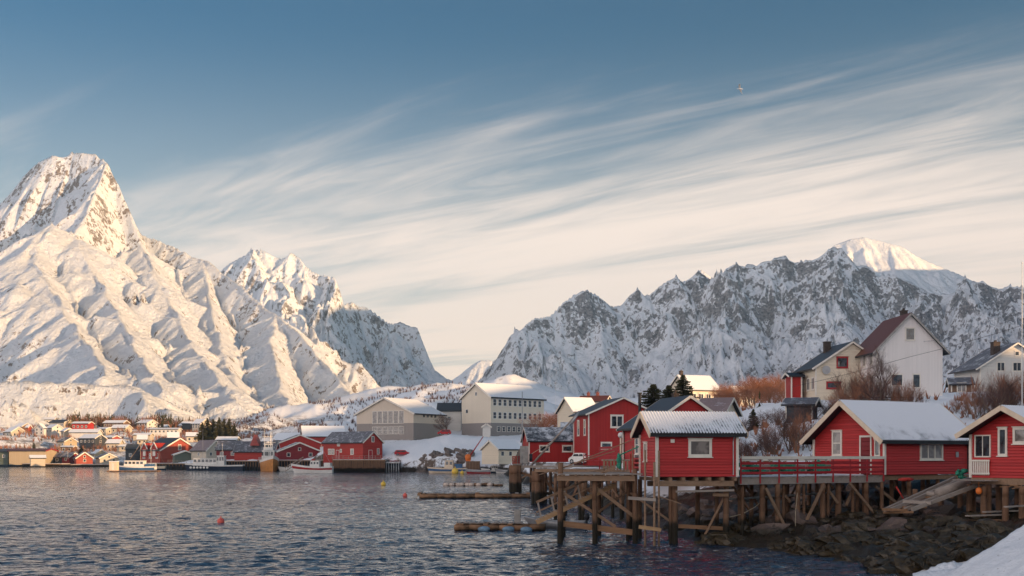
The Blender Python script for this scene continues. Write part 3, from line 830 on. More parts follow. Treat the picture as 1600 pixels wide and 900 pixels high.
def vhouse(label, pxl, pxr, ye, yr, yb, Y, side='L', q=0.4, wall='cream_far', roof='snow', win=(1, 3, 2), W=7.5, name='house', cat='house',
           group=None, ch=None, glass='glass', frame='trim', wsz=(1.0, 1.1), **kw):
    s = FOC / Y; w_ = (pxr - pxl) / s; Lk = kw.pop('L', None)
    wh = (yb - ye) / s; rise = (ye - yr) / s
    if q >= 0.99: th = PI / 2; Wd = w_; L = Lk or 9.0
    elif q <= 0.01: th = 0.0; Wd = W; L = w_
    else:
        th = math.asin(min(0.95, q * w_ / W)); Wd = W; L = (1 - q) * w_ / math.cos(th)
    if side == 'L': px, an, rz = pxl + q * (pxr - pxl), 'fl', th
    else: px, an, rz = pxr - q * (pxr - pxl), 'fr', -th
    far = Y > 300
    r_ = house(name, label, cat, px, yb, Y, L, Wd, wh, rise, rz, wall, roof, an, over=kw.pop('over', 0.45), gover=kw.pop('gover', 0.45), group=group,
               thick=kw.pop('thick', 0.3 if far else 0.16), corner=kw.pop('corner', not far), sink=kw.pop('sink', 1.5 if far else 0.3), **kw)
    rows, cf, cg = win
    fl = wh / max(rows, 1)
    ww, hh = wsz
    for r0 in range(rows):
        v = fl * (r0 + 0.55)
        for i in range(cf): window(r_, 'f', L, Wd, -L / 2 + L * (i + .5) / cf, v, ww, hh, 0.13, frame, glass, (0, 0) if far else (1, 0), far)
        for i in range(cg):
            window(r_, 'l' if side == 'L' else 'r', L, Wd, -Wd / 2 + Wd * (i + .5) / cg, v, ww, hh, 0.13, frame, glass, (0, 0) if far else (1, 0), far)
    if rise > 1.8 and cg: window(r_, 'l' if side == 'L' else 'r', L, Wd, 0, wh + rise * .3, ww * .8, hh * .8, 0.12, frame, glass, (0, 0), True)
    if ch is not None: chimney(r_, L * ch, 0.3, 0.8, 0.6)
    return r_

# ------------------------------------------------------------------ trees
def branchy(seed, H, spread, stems=1, depth=5, kids_=3, lean=0.15, r0=0.11, twig_n=3, up=0.35):
    rnd = random.Random(seed); trs = []; cr = MB()
    def grow(p, d, ln, r_, lev):
        n = 3 if lev < 2 else 2
        q = p
        for i in range(n):
            d = (d + Vector((rnd.uniform(-1, 1), rnd.uniform(-1, 1), rnd.uniform(-.4, .8))) * 0.16).normalized()
            b_ = q + d * (ln / n); ra = r_ * (1 - i / n * .35); rb = r_ * (1 - (i + 1) / n * .35)
            (trs[-1] if lev < 2 else cr).tube(q, b_, ra, rb, 5 if lev < 2 else 3, 0, caps=False)
            q2 = b_
            if lev < depth and (i > 0 or lev > 0):
                for k_ in range(rnd.choice((1, 1, 2)) if lev < 3 else kids_ - 1):
                    ax = Vector((rnd.uniform(-1, 1), rnd.uniform(-1, 1), rnd.uniform(-.2, up))).normalized()
                    nd = (d * 0.75 + ax * spread).normalized()
                    grow(b_, nd, ln * rnd.uniform(.48, .7), rb * 0.55, lev + 1)
            q = q2
        if lev < depth:
            for k_ in range(2): 
                ax = Vector((rnd.uniform(-1, 1), rnd.uniform(-1, 1), rnd.uniform(-.1, up))).normalized()
                grow(q, (d * .8 + ax * spread * .8).normalized(), ln * rnd.uniform(.55, .75), r_ * .5, lev + 1)
    for i in range(stems):
        trs.append(MB())
        a = rnd.uniform(0, 2 * PI); l_ = lean * rnd.uniform(.4, 1.2)
        grow(Vector((math.cos(a) * .12 * stems ** .5, math.sin(a) * .12 * stems ** .5, -0.2)), Vector((math.cos(a) * l_, math.sin(a) * l_, 1)).normalized(), H * .36 * rnd.uniform(.8, 1.1), r0, 0)
    # scale to height
    mz = max(v[2] for v in cr.v)
    k = H / mz
    for m_ in trs + [cr]: m_.v = [(v[0] * k, v[1] * k, v[2] * k) for v in m_.v]
    return trs, cr

PROTO = {}
def proto_tree(key, seed, H, spread, stems, depth, twig, lean, r0, name='bare_tree', kids_=3, up=.35):
    tr, cr = branchy(seed, H, spread, stems, depth, kids_, lean, r0, up=up)
    PROTO[key] = ([q.mesh('trunk', M['bark']) for q in tr], cr.mesh('crown', M[twig]), name)
proto_tree('birch_a', 3, 1.0, 0.55, 1, 5, 'twig', .1, .017)
proto_tree('birch_b', 8, 1.0, 0.7, 2, 5, 'twig', .25, .015)
proto_tree('birch_dark', 12, 1.0, 0.58, 1, 5, 'twig_dark', .1, .020)
proto_tree('bush_a', 5, 1.0, 0.62, 4, 4, 'twig', .6, .015, 'bare_bush')
proto_tree('bush_b', 6, 1.0, 0.62, 4, 4, 'twig_dark', .7, .015, 'bare_bush')
proto_tree('bush_c', 7, 1.0, 0.6, 4, 4, 'twig_dark', .5, .015, 'bare_bush')

def spruce(seed, fat=0.3, loose=1.0):
    rnd = random.Random(seed); tr = MB(); cr = MB()
    tr.tube((0, 0, -.03), (0, 0, .97), .018, .003, 6)
    for lv in range(46):
        z = 0.08 + 0.9 * (lv / 46) ** 1.0; rad = fat * (1 - z) ** 0.85 * rnd.uniform(.7, 1.15) + .012
        for k in range(max(4, int(11 * (1 - z * .6)))):
            a = rnd.uniform(0, 2 * PI); rr = rad * rnd.uniform(.55, 1.15)
            d = Vector((math.cos(a), math.sin(a), 0)); sd_ = Vector((-d.y, d.x, 0))
            p0 = Vector((0, 0, z)); n = 5
            for i in range(n):
                t0 = (i + .2) / n; c = p0 + d * (rr * t0) + Vector((0, 0, -rr * .28 * t0 + .12 * rr * t0 * t0))
                for q in range(2):
                    wd = rr * .16 * (1.15 - t0) + .008
                    sgn = 1 if q else -1
                    tip = c + d * rr * .22 + sd_ * sgn * wd * rnd.uniform(.8, 1.5) + Vector((0, 0, rnd.uniform(-.035, .0) * loose))
                    cr.add([c - d * .01, tip, c + d * rr * .2 + Vector((0, 0, rnd.uniform(-.01, .012)))], [(0, 1, 2)])
                    cr.add([c, c + Vector((0, 0, -.022 - rr * .06 * rnd.random())) + d * rr * .1 * rnd.random() + sd_ * sgn * .01, c + d * rr * .16], [(0, 1, 2)])
    return tr, cr
for key, sd_, ft in (('spruce_a', 1, .26), ('spruce_b', 2, .34), ('spruce_c', 9, .20)):
    tr, cr = spruce(sd_, ft); PROTO[key] = ([tr.mesh('trunk', M['bark'])], cr.mesh('crown', M['needle']), 'spruce_tree')

_tr = random.Random(77)
def plant(key, x, y, z, h, label, cat=None, group=None, wide=1.0, rz=None):
    a, b_, nm = PROTO[key]
    root = empty(nm, (x, y, z), _tr.uniform(0, 6.28) if rz is None else rz, label, cat or ('tree' if 'tree' in nm else 'bush'), group)
    root.scale = (h * wide, h * wide, h)
    for me, n_ in [(q, 'trunk' if 'tree' in nm else 'stem') for q in a] + [(b_, 'crown' if 'tree' in nm else 'twigs')]:
        o = bpy.data.objects.new(n_, me); COL.objects.link(o); o.parent = root
    return root

# ------------------------------------------------------------------ boats
def hull_mb(L, B, H, draft=0.3, bow=0.35, stern=0.75, sheer=0.35, n=14, m_low=1, split=0.4, m_top=0, stripe=None, deck_m=2, tumble=0.82):
    """x forward; z=0 is the waterline"""
    mb = MB(); rings = []
    lv = [(-draft, 0.0), (-draft * .6, 0.45), (0.0, tumble), (H * split, .93), (H * .8, 1.0), (H, 1.0)]
    for i in range(n + 1):
        t_ = i / n; x = -L / 2 + L * t_
        wdt = B / 2 * (stern + (1 - stern) * min(1, t_ / .35)) if t_ < .35 else B / 2 * (1 - max(0, (t_ - .5) / .5) ** 2.3)
        wdt = max(wdt, 0.02)
        sh = sheer * (max(0, t_ - .35) / .65) ** 2 + sheer * .15 * max(0, .3 - t_) / .3
        ring = []
        for z, k in lv:
            xx = x + (bow * (z / H) * (t_ ** 4) if z > 0 else bow * (z / H) * t_ ** 4 * 1.5)
            kk = k if z > 0 else k * (1 - .5 * t_ ** 3)
            ring.append((xx, -wdt * kk, z + (sh * (z / H) if z > 0 else 0)))
        ring2 = [(p[0], -p[1], p[2]) for p in reversed(ring)]
        rings.append(ring + ring2)
    k = len(rings[0])
    for r_i in range(n):
        a, b_ = rings[r_i], rings[r_i + 1]
        for j in range(k - 1):
            zz = min(j, k - 2 - j)
            mi = m_low if zz <= 2 else m_top
            if stripe is not None and zz == 3: mi = stripe
            if j == k // 2 - 1: continue
            mb.add([a[j], b_[j], b_[j + 1], a[j + 1]], [(3, 2, 1, 0)], mi)
        # deck, a little under the gunwale
        dz = 0.12
        mb.add([(a[5][0], a[5][1], a[5][2] - dz), (b_[5][0], b_[5][1], b_[5][2] - dz), (b_[6][0], b_[6][1], b_[6][2] - dz), (a[6][0], a[6][1], a[6][2] - dz)], [(0, 1, 2, 3)], deck_m)
    for j in range(k // 2 - 1):
        r0_ = rings[0]; mb.add([r0_[j], r0_[j + 1], r0_[k - 2 - j], r0_[k - 1 - j]], [(0, 1, 2, 3)], m_top if j > 2 else m_low)
    return mb

def cabin_part(root, name, x0, x1, w_, z0, z1, mat='white', rake=0.3, wins=3, roof='white'):
    mb = MB(); h = w_ / 2
    mb.add([(x0, -h, z0), (x1, -h, z0), (x1, h, z0), (x0, h, z0), (x0 + rake * .2, -h * .92, z1), (x1 - rake, -h * .92, z1), (x1 - rake, h * .92, z1), (x0 + rake * .2, h * .92, z1)],
           [(0, 3, 2, 1), (4, 5, 6, 7), (0, 1, 5, 4), (1, 2, 6, 5), (2, 3, 7, 6), (3, 0, 4, 7)])
    o = mb.build(name, M[mat], root)
    r_ = MB(); r_.box(x0 - .1, x1 - rake + .2, -h - .02, h + .02, z1 + .002, z1 + .09); r_.build('roof', M[roof], o)
    zz0 = z0 + (z1 - z0) * .5; zz1 = z1 - (z1 - z0) * .14
    for sg in (-1, 1):
        for i in range(wins):
            a = x0 + (x1 - x0 - rake) * (i + .18) / wins + .08; b_ = x0 + (x1 - x0 - rake) * (i + .82) / wins + .08
            g = MB(); yy = sg * (h + .012)
            g.box(a, b_, min(yy, yy - sg * .05), max(yy, yy - sg * .05), zz0, zz1); g.build('window', M['glass'], o)
    g = MB()
    for i in range(2):
        a = -h * .8 + h * 1.6 * (i + .08) / 2; b_ = -h * .8 + h * 1.6 * (i + .92) / 2
        t0 = .5; xa = x1 - rake * .5 + .02; xb = x1 - rake * .86 + .02
        g.add([(xa, a, zz0), (xa, b_, zz0), (xb, b_, zz1), (xb, a, zz1)], [(0, 1, 2, 3)])
    g.build('windscreen', M['glass'], o)
    return o

def boat(name, label, cat, px, py, Y, L, B, H, rz, mats=('white', 'hull_navy', 'plank', 'hull_red'), cabin=(-.1, .2, 1.6, 1.9), group=None, stripe=None, mast=None, sheer=.5, extra=None, split=.4, bow=.6):
    p = P(px, py, Y)
    root = empty(name, (p.x, Y, 0.0), rz, label, cat, group)
    mb = hull_mb(L, B, H, sheer=sheer, stripe=stripe, split=split, bow=bow); mb.build('hull', [M[k] for k in mats], root, True)
    g = MB()
    for sg in (-1, 1):
        pts = []
        for i in range(15):
            t_ = i / 14; x = -L / 2 + L * t_
            wdt = B / 2 * (.75 + .25 * min(1, t_ / .35)) if t_ < .35 else B / 2 * (1 - max(0, (t_ - .5) / .5) ** 2.3)
            sh = sheer * (max(0, t_ - .35) / .65) ** 2 + sheer * .15 * max(0, .3 - t_) / .3
            pts.append((x + bow * t_ ** 4, sg * max(wdt, .02), H + sh + .02))
        g.path(pts, 0.035 + L * .002, 5)
    g.build('gunwale', M[mats[0]], root)
    if cabin:
        a, b_, w_, h_ = cabin
        cabin_part(root, 'wheelhouse', a * L, b_ * L, w_, H - .1, H + h_)
    if mast:
        ms = MB()
        for mx, mh in mast:
            ms.tube((mx * L, 0, H), (mx * L, 0, H + mh), .06, .035, 6)
            ms.tube((mx * L, -.5, H + mh * .7), (mx * L, .5, H + mh * .7), .025, n=5)
            ms.tube((mx * L, 0, H + mh * .98), (L * .48, 0, H + sheer), .012, n=4)
            ms.tube((mx * L, 0, H + mh * .98), (-L * .48, 0, H + .3), .012, n=4)
        ms.build('mast', M['metal'], root)
    return root
# ------------------------------------------------------------------ cabins on the near shore
DECK = 3.70
cabA = house('cabin', 'small red cabin with corrugated frosted roof standing over the water on stilts', 'cabin', 1027, 745, 64, 4.6, 3.4, 2.42, 1.05, R(9),
             'red_h', 'frost_sheet', 'fl', 0.34, 0.5, thick=0.20, ctrl=False, roof_edge='cream_trim', corrug=0.17, z=3.72, clap=True)
window(cabA, 'f', 4.6, 3.4, 0.16, 1.62, 1.06, 0.72, 0.15, bars=(0, 0), glass='curtain_glass')
window(cabA, 'l', 4.6, 3.4, -0.6, 1.4, 0.5, 0.9, 0.1)
cabB = house('cabin', 'long red cabin with a smooth snow covered roof behind the deck railing', 'cabin', 1382, 742, 72, 7.9, 6.0, 2.3, 2.25, R(30),
             'red_h', 'frost_deep', 'fl', 0.5, 0.8, thick=0.20, ctrl=False, roof_edge='cream_trim', corrug=0.17, z=DECK, clap=True)
window(cabB, 'f', 7.9, 6, 0.3, 1.47, 1.9, 0.84, 0.13, bars=(2, 0), glass='curtain_glass')
window(cabB, 'l', 7.9, 6, -0.95, 2.02, 0.62, 1.4, 0.13, bars=(0, 1), glass='curtain_glass')
door(cabB, 'l', 7.9, 6, 1.5, 0.8, 2.35, 'maroon')
window(cabB, 'l', 7.9, 6, 2.45, 1.7, 0.28, 0.9, 0.08, bars=(0, 0), name='window')
cabC = house('cabin', 'red cabin with a picket railed porch at the far right of the shore', 'cabin', 1645, 750, 60, 7.0, 5.0, 2.42, 1.3, R(30),
             'red_h', 'frost_deep', 'fl', 0.42, 0.8, thick=0.18, ctrl=False, roof_edge='cream_trim', corrug=0.17, z=3.68, clap=True)
window(cabC, 'l', 7, 5, -0.48, 1.98, 0.34, 1.3, 0.12, bars=(0, 0))
window(cabC, 'l', 7, 5, 1.0, 2.3, 1.4, 0.62, 0.14, bars=(1, 0), glass='curtain_glass')
window(cabC, 'l', 7, 5, -1.75, 1.75, 0.9, 1.1, 0.07, glass='glass', bars=(1, 0), sill=False)
o_, r_, n_ = face_frame('l', 7, 5)
pk = MB()
for i in range(9): panel(pk, o_, r_, n_, -2.44 + i * .135, -2.36 + i * .135, 0.15, 1.0, 0.10, 0.13)
panel(pk, o_, r_, n_, -2.5, -1.22, 0.9, 0.98, 0.13, 0.17); panel(pk, o_, r_, n_, -2.5, -1.22, 0.2, 0.28, 0.13, 0.17)
pk.build('picket_railing', M['trim'], cabC)

hD = house('house', 'red house with a white bargeboard gable rising behind the corrugated cabin roof', 'house', 1012, 731, 93, 5.2, 7.2, 3.4, 2.35, R(-74),
           'red_h', 'slate', 'fr', 0.5, 0.4, ctrl=False, z=3.9, sink=0.2, clap=True)
window(hD, 'r', 5.2, 7.2, 0, 4.05, 0.72, 0.62, 0.14)
window(hD, 'f', 5.2, 7.2, 1.9, 1.9, 0.55, 1.3, 0.14, bars=(0, 1)); window(hD, 'f', 5.2, 7.2, 0.4, 1.9, 0.55, 1.3, 0.14, bars=(0, 1))
chimney(hD, -0.6, 0.25, 0.4, 0.45, 'brick')
fl = MB(); fl.tube((-2.0, -2.4, 3.6), (-2.0, -2.4, 6.2), .14, n=8); fl.tube((-2.0, -2.4, 6.2), (-2.0, -2.4, 6.35), .2, n=8); fl.build('flue', M['black'], bpy.data.objects[hD['_roof']])

hE = house('house', 'tall red upright boarded house with a dark low pitched roof', 'house', 920, 718, 150, 6.5, 9.2, 6.0, 2.0, R(-76),
           'red_v', 'slate', 'fr', 0.6, 0.6, ctrl=True, sink=0.8)
window(hE, 'r', 6.5, 9.2, -0.75, 5.0, 1.4, 1.3, 0.2); window(hE, 'r', 6.5, 9.2, -2.2, 1.75, 1.2, 0.7, 0.17, bars=(0, 0))
window(hE, 'f', 6.5, 9.2, 1.6, 4.2, 0.6, 1.8, 0.15, bars=(0, 1)); window(hE, 'f', 6.5, 9.2, -1.2, 4.2, 0.6, 1.8, 0.15, bars=(0, 1))
hF = house('boathouse', 'low red boathouse with frost streaked slate roof and two small windows', 'boathouse', 827, 722, 158, 8.9, 6.0, 2.9, 1.8, R(8),
           'red_v', 'slate_snow', 'fl', 0.3, 0.3, ctrl=False)
window(hF, 'f', 8.9, 6, -2.35, 1.85, 1.15, .62, .15, bars=(0, 0)); window(hF, 'f', 8.9, 6, 0.85, 1.85, 1.15, .62, .15, bars=(0, 0))

hJ = vhouse('cream house with a frosted slate roof just right of the white red gable', 1092, 1166, 645, 622, 690, 122, 'R', .5, 'cream', 'purple_roof', (1, 1, 1), W=5.5)
hK = vhouse('cream house with three roof lights and snowy roof above the spruces', 1052, 1128, 608, 585, 634, 230, 'L', .34, 'cream', 'snow', (1, 4, 1), W=8)
chimney(hK, -3.0, 0, .9, .6)
hL = vhouse('small sunlit house half hidden among orange birches', 1138, 1185, 618, 603, 634, 240, 'L', .4, 'cream', 'snow', (1, 2, 1), W=6)
hG = house('house', 'cream house with red framed windows and round dish on its gable', 'house', 1275, 618, 140, 6.2, 9.0, 3.5, 2.95, R(-84),
           'cream', 'slate', 'fr', 0.6, 0.4, sink=0.6)
window(hG, 'r', 6.2, 9, -1.2, 4.05, 1.15, 1.05, .16, frame='trim_red', bars=(0, 0)); window(hG, 'r', 6.2, 9, -2.3, 1.25, 1.5, .55, .16, frame='trim_red', bars=(0, 0))
for u in (-1.4, .6, 2.2): window(hG, 'f', 6.2, 9, u, 1.5, .8, 1.3, .12)
chimney(hG, -1.8, -1.2, .5, .75, 'brick', False)
ds = MB(); ds.tube((3.13, -3.3, 3.1), (3.33, -3.3, 3.1), .12, .52, 20); ds.tube((3.33, -3.3, 3.1), (3.36, -3.3, 3.1), .52, .52, 20); ds.build('satellite_dish', M['metal'], hG)
hH = house('house', 'tall white upright boarded house with a dark red roof', 'house', 1371, 615, 135, 8.0, 7.8, 5.3, 4.0, R(-87),
           'white_v', 'red_roof', 'fr', 0.7, 0.45, sink=0.8, roof_edge='conc')
window(hH, 'r', 8, 7.8, 0, 7.0, .95, 1.3, .10, bars=(0, 0)); window(hH, 'r', 8, 7.8, -1.6, 1.6, 1.25, 1.2, .10, glass='glass', bars=(0, 0)); window(hH, 'r', 8, 7.8, .75, 1.5, .75, 1.45, .10, bars=(0, 0))
for u in (-2.6, -.2, 2.2): window(hH, 'f', 8, 7.8, u, 4.2, .6, 1.2, .1); window(hH, 'f', 8, 7.8, u, 1.5, .8, 1.3, .1)
chimney(hH, 0.6, .6, .8, .7)
ant = MB(); ant.tube((4.02, 2.2, 6.2), (4.3, 2.2, 6.2), .02, n=5); ant.tube((4.3, 1.5, 6.1), (4.3, 3.0, 6.25), .018, n=5)
for k in range(4): ant.tube((4.1, 1.6 + k * .4, 6.15), (4.55, 1.6 + k * .4, 6.15), .012, n=4)
ant.build('aerial', M['metal'], hH)
hI = house('house', 'white house with a wide grey gable at the right edge of the hill', 'house', 1532, 612, 165, 8.0, 10.6, 3.6, 3.3, R(-86),
           'white_far', 'slate_mid', 'fr', 0.9, 0.5, sink=0.8)
for u, w_ in ((-2.3, 1.0), (0.1, 1.1)): window(hI, 'r', 8, 10.6, u, 3.6, w_, 1.1, .12, bars=(1, 0))
window(hI, 'r', 8, 10.6, 0.1, 5.5, .5, .5, .1, bars=(0, 0)); chimney(hI, 2.2, -2.2, .3, 1.0)
vhouse('low brown outbuilding beside the white house with the grey gable', 1490, 1530, 600, 590, 612, 160, 'R', .3, 'brown', 'slate_mid', (1, 1, 0), W=4)
vhouse('narrow dark red annex leaning on the house with the round dish', 1237, 1252, 588, 583, 622, 143, 'L', 0.0, 'red_v', 'black', (0, 0, 0), W=3)
hM = vhouse('cream house with snowy roof behind the tall red house', 874, 935, 642, 621, 668, 210, 'L', .38, 'cream', 'snow', (1, 1, 0), W=6)
hN = vhouse('house with maroon roof and two red chimneys peeping over the dark roof', 905, 958, 627, 618, 650, 262, 'R', .25, 'cream', 'red_roof', (1, 2, 1), W=6)
chimney(hN, -1.6, .2, .8, .6, 'redbrick'); chimney(hN, .6, .2, .8, .6, 'redbrick')
vhouse('shed with slate roof squeezed beside the low boathouse', 881, 913, 674, 661, 700, 180, 'L', 0, 'cream', 'slate_snow', (1, 1, 0), W=4, name='shed', cat='shed')
vhouse('dark low shed among bare bushes under the dish house', 1232, 1292, 632, 622, 655, 118, 'R', .4, 'slate_wall', 'slate_mid', (0, 0, 0), W=4, name='shed', cat='shed')
vhouse('small shed with a snowy roof between brown hedges', 1186, 1214, 640, 631, 655, 150, 'R', .4, 'brown', 'snow', (1, 1, 1), W=3, name='shed', cat='shed')

# ------------------------------------------------------------------ school and hall on the point
gym = house('assembly_hall', 'long cream and grey hall with a row of tall blinded windows', 'hall', 646, 686, 372, 18, 23, 8.3, 5.1, R(60), 'gym', 'snow', 'fl', .8, .6, thick=.35, corner=False, sink=2.5)
for i in range(6): window(gym, 'l', 18, 23, -4.0 + i * 2.15, 7.2, 1.7, 3.9, .16, 'trim', 'curtain_glass', (0, 0), True)
for i in range(6): window(gym, 'l', 18, 23, -4.0 + i * 2.15, 2.9, 1.7, 2.3, .12, 'trim', 'curtain_glass', (0, 1), True)
for i in range(4): window(gym, 'f', 18, 23, -3.0 + i * 2.2, 7.6, 1.0, .5, .1, 'black', 'glass', (0, 0), True)
vhouse('low dark roofed link between the hall and the school', 684, 720, 642, 630, 668, 395, 'L', 0, 'white_far', 'slate', (1, 1, 0), W=9, name='link_building', cat='building')
sch = house('school', 'three storey cream school with rows of white windows above a grey base', 'school', 767, 680, 380, 25, 14.5, 12.6, 4.6, R(44), 'school', 'snow', 'fl', .7, .6, thick=.4, corner=False, sink=2.5)
for rw, v in enumerate((6.6, 10.9)):
    for i in range(10): window(sch, 'f', 25, 14.5, -10.8 + i * 2.35, v, 1.3, 2.0, .16, 'white', 'glass', (0, 1), True)
for i in range(8): window(sch, 'f', 25, 14.5, -9 + i * 2.35, 2.1, 1.2, 1.5, .14, 'trim', 'glass', (0, 1), True)
for u, v in ((-4.6, 8.2), (0, 13.9)): window(sch, 'l', 25, 14.5, u, v, 1.0, 1.1, .14, 'trim', 'glass', (0, 0), True)
chimney(sch, -2.0, .8, .5, 1.2, 'conc', False)
vhouse('white door kiosk with a little pointed roof at the foot of the school', 754, 766, 667, 663, 682, 368, 'R', .99, 'white_far', 'brick', (0, 0, 0), L=2.2, name='porch_kiosk', cat='kiosk')
hut = vhouse('small pale boat shed with a snow roof beside the red crane', 752, 816, 702, 689, 717, 322, 'L', .42, 'cream', 'snow', (1, 3, 0), W=7, name='boat_shed', cat='shed')

# ------------------------------------------------------------------ village across the bay
V = vhouse
V('red wharf house with grey roof and white windows on the piled quay', 495, 594, 691, 675, 717, 350, 'R', .27, 'red_far', 'slate_mid', (0, 0, 0), W=8, name='wharf_house', cat='wharf house', ctrl=False, thick=.25)
wh_ = bpy.data.objects['wharf_house']; WL, WW = wh_['_L'], wh_['_W']
for u, v, a, b_ in ((-6.2, 2.2, 1.1, 1.5), (-4.6, 2.2, 1.1, 1.5), (4.3, 2.2, 1.2, 1.5), (-.9, 2.5, .6, .8), (-2.0, 4.3, 1.0, .5)): window(wh_, 'f', WL, WW, u, v, a, b_, .17, 'trim', 'curtain_glass', (1, 0), True)
door(wh_, 'f', WL, WW, -2.4, 1.2, 2.6); door(wh_, 'r', WL, WW, -1.0, 1.3, 2.6)
window(wh_, 'r', WL, WW, 0, 6.0, .9, 1.5, .16, small=True); window(wh_, 'r', WL, WW, 2.2, 2.3, .7, 1.6, .14, small=True)
V('red storehouse with a wide dark red gable beside the orange hulled boat', 425, 497, 706, 692, 716, 385, 'R', .88, 'maroon', 'slate_snow', (1, 0, 2), W=15, name='storehouse', cat='storehouse', L=10)
V('vivid red shed with a wide low gable behind the storehouse', 428, 496, 692, 680, 708, 430, 'R', .86, 'bright_red', 'slate_mid', (0, 0, 0), W=15, name='storehouse', cat='storehouse')
V('red barn with a sunlit white snow roof left of the hall', 463, 536, 682, 666, 700, 470, 'L', .15, 'red_far', 'snow', (0, 0, 0), W=11, name='barn', cat='barn')
V('snow roofed grey sheds behind the mast of the orange hulled boat', 424, 470, 688, 677, 700, 480, 'R', .2, 'white_far', 'snow', (0, 0, 0), W=9)
tur = V('red boathouse with grey roof and a pointed dormer', 366, 428, 706, 691, 716, 400, 'L', 0, 'red_far', 'slate_mid', (0, 3, 0), W=10, name='boathouse', cat='boathouse')
dm = MB(); dm.add([(-1.6, -4.6, 4.4), (1.6, -4.6, 4.4), (0, -4.6, 8.2), (-1.6, 1, 4.4), (1.6, 1, 4.4), (0, 1, 8.2)], [(0, 1, 2), (5, 4, 3), (1, 4, 5, 2), (3, 0, 2, 5), (0, 3, 4, 1)])
dm.build('dormer', M['pink'], tur)
V('red boathouse with a plain grey roof next to the pale purple roofed house', 338, 372, 703, 690, 716, 402, 'L', 0, 'maroon', 'slate_mid', (1, 2, 0), W=9, name='boathouse', cat='boathouse')
V('cream house with faded purple roof and bright sunlit gable', 292, 344, 704, 689, 716, 420, 'R', .42, 'cream_far', 'purple_roof', (1, 1, 2), W=8, ch=.3)
V('snow roofed house with a row of windows in front of the spruces', 338, 368, 688, 683, 700, 455, 'L', 0, 'cream_far', 'snow', (1, 5, 0), W=7)
big = V('large red fish hall with twin dormers and orange sunlit gable', 208, 296, 704, 685, 723, 440, 'R', .52, 'orange_red', 'slate', (1, 3, 0), W=17, name='fish_hall', cat='fish hall', glass='curtain_glass', wsz=(1.6, 1.8))
BL, BW = big['_L'], big['_W']
window(big, 'r', BL, BW, 0, 5.9, 1.0, 1.8, .2, small=True)
for u in (-BL * .28, BL * .22):
    d = MB(); d.add([(u - 2, -BW / 2 - .25, 2.2), (u + 2, -BW / 2 - .25, 2.2), (u + 2, -BW / 2 - .25, 5.6), (u, -BW / 2 - .25, 7.6), (u - 2, -BW / 2 - .25, 5.6), (u - 2, -1, 4.6), (u + 2, -1, 4.6), (u, -1, 7.6)], [(0, 1, 2, 3, 4), (2, 6, 7, 3), (3, 7, 5, 4), (0, 4, 5), (1, 6, 2)])
    dd = d.build('dormer', M['red_far'], big)
    e = MB(); e.beam((u - 2.4, -BW / 2 - .35, 5.2), (u, -BW / 2 - .35, 7.8), .3, .35); e.beam((u + 2.4, -BW / 2 - .35, 5.2), (u, -BW / 2 - .35, 7.8), .3, .35); e.build('bargeboard', M['trim'], dd)
    e = MB(); e.box(u - .9, u + .9, -BW / 2 - .34, -BW / 2 - .26, 2.6, 5.0); e.build('shutter', M['trim'], dd)
V('green grey net shed with a snowy arched roof beside the fish hall', 262, 304, 711, 705, 724, 425, 'R', .75, 'green_wall', 'snow', (0, 0, 2), W=8, name='net_shed', cat='shed')
V('narrow dark workshop between the moored boats and the fish hall', 196, 212, 702, 695, 722, 455, 'L', 0, 'slate_wall', 'slate', (1, 1, 0), W=6, name='workshop', cat='workshop')
V('long yellow warehouse with a red roof edge at the far left shore', 13, 70, 705, 701.5, 721, 510, 'L', .02, 'yellow', 'red_roof', (0, 0, 0), W=14, name='warehouse', cat='warehouse', roof_edge='trim_red')
V('dark end block joined to the yellow warehouse', -14, 12.5, 706, 702, 721, 512, 'L', 0, 'green_wall', 'slate', (1, 2, 0), W=10, name='warehouse', cat='warehouse')
V('tiny cream shed with a snowy roof in front of the yellow warehouse', 40, 67, 716, 712, 723, 492, 'L', .3, 'cream_far', 'snow', (0, 1, 0), W=5, name='shed', cat='shed')
V('low dark hall with a grey roof right of the yellow warehouse', 68, 96, 715, 708, 722, 520, 'L', 0, 'slate_wall', 'slate_mid', (1, 2, 0), W=9, name='boathouse', cat='boathouse')
V('maroon boathouse with a flagpole and small turret by the water', 94, 118, 714, 708, 722, 515, 'R', .4, 'maroon', 'slate_mid', (1, 1, 1), W=6, name='boathouse', cat='boathouse')
V('orange red boathouse gable edged in white at the waterside', 112, 140, 716, 707, 724, 508, 'R', .74, 'orange_red', 'slate_mid', (1, 0, 1), W=7, name='boathouse', cat='boathouse')
V('yellow house behind the white gabled waterside cottage', 139, 163, 709, 703, 716, 540, 'R', .6, 'yellow', 'snow', (1, 1, 1), W=6)
V('pale yellow cottage with a low gable at the water edge', 140, 180, 716, 709, 724, 512, 'R', .6, 'cream_far', 'slate_mid', (1, 1, 2), W=8)
V('cream house with sunlit snow roof and a low wing', 166, 186, 693, 687, 704, 565, 'L', 0, 'cream_far', 'snow', (1, 3, 0), W=7)
V('low wing with a snow roof attached right of the sunlit cream house', 186, 197, 698, 695, 704, 564, 'L', 0, 'cream_far', 'snow', (1, 1, 0), W=5)
V('cream house with snow roof straight above the fish hall dormers', 209, 228, 687, 680, 694, 585, 'L', .3, 'cream_far', 'snow', (1, 2, 1), W=7)
V('cream house with a steep sunlit roof right above the fish hall gable', 256, 278, 684, 676, 690, 595, 'L', .3, 'cream_far', 'snow', (1, 2, 1), W=7)
V('square cream house with snowy roof above the purple roofed house', 286, 308, 682, 676, 691, 570, 'L', .25, 'cream_far', 'snow', (1, 2, 1), W=7)
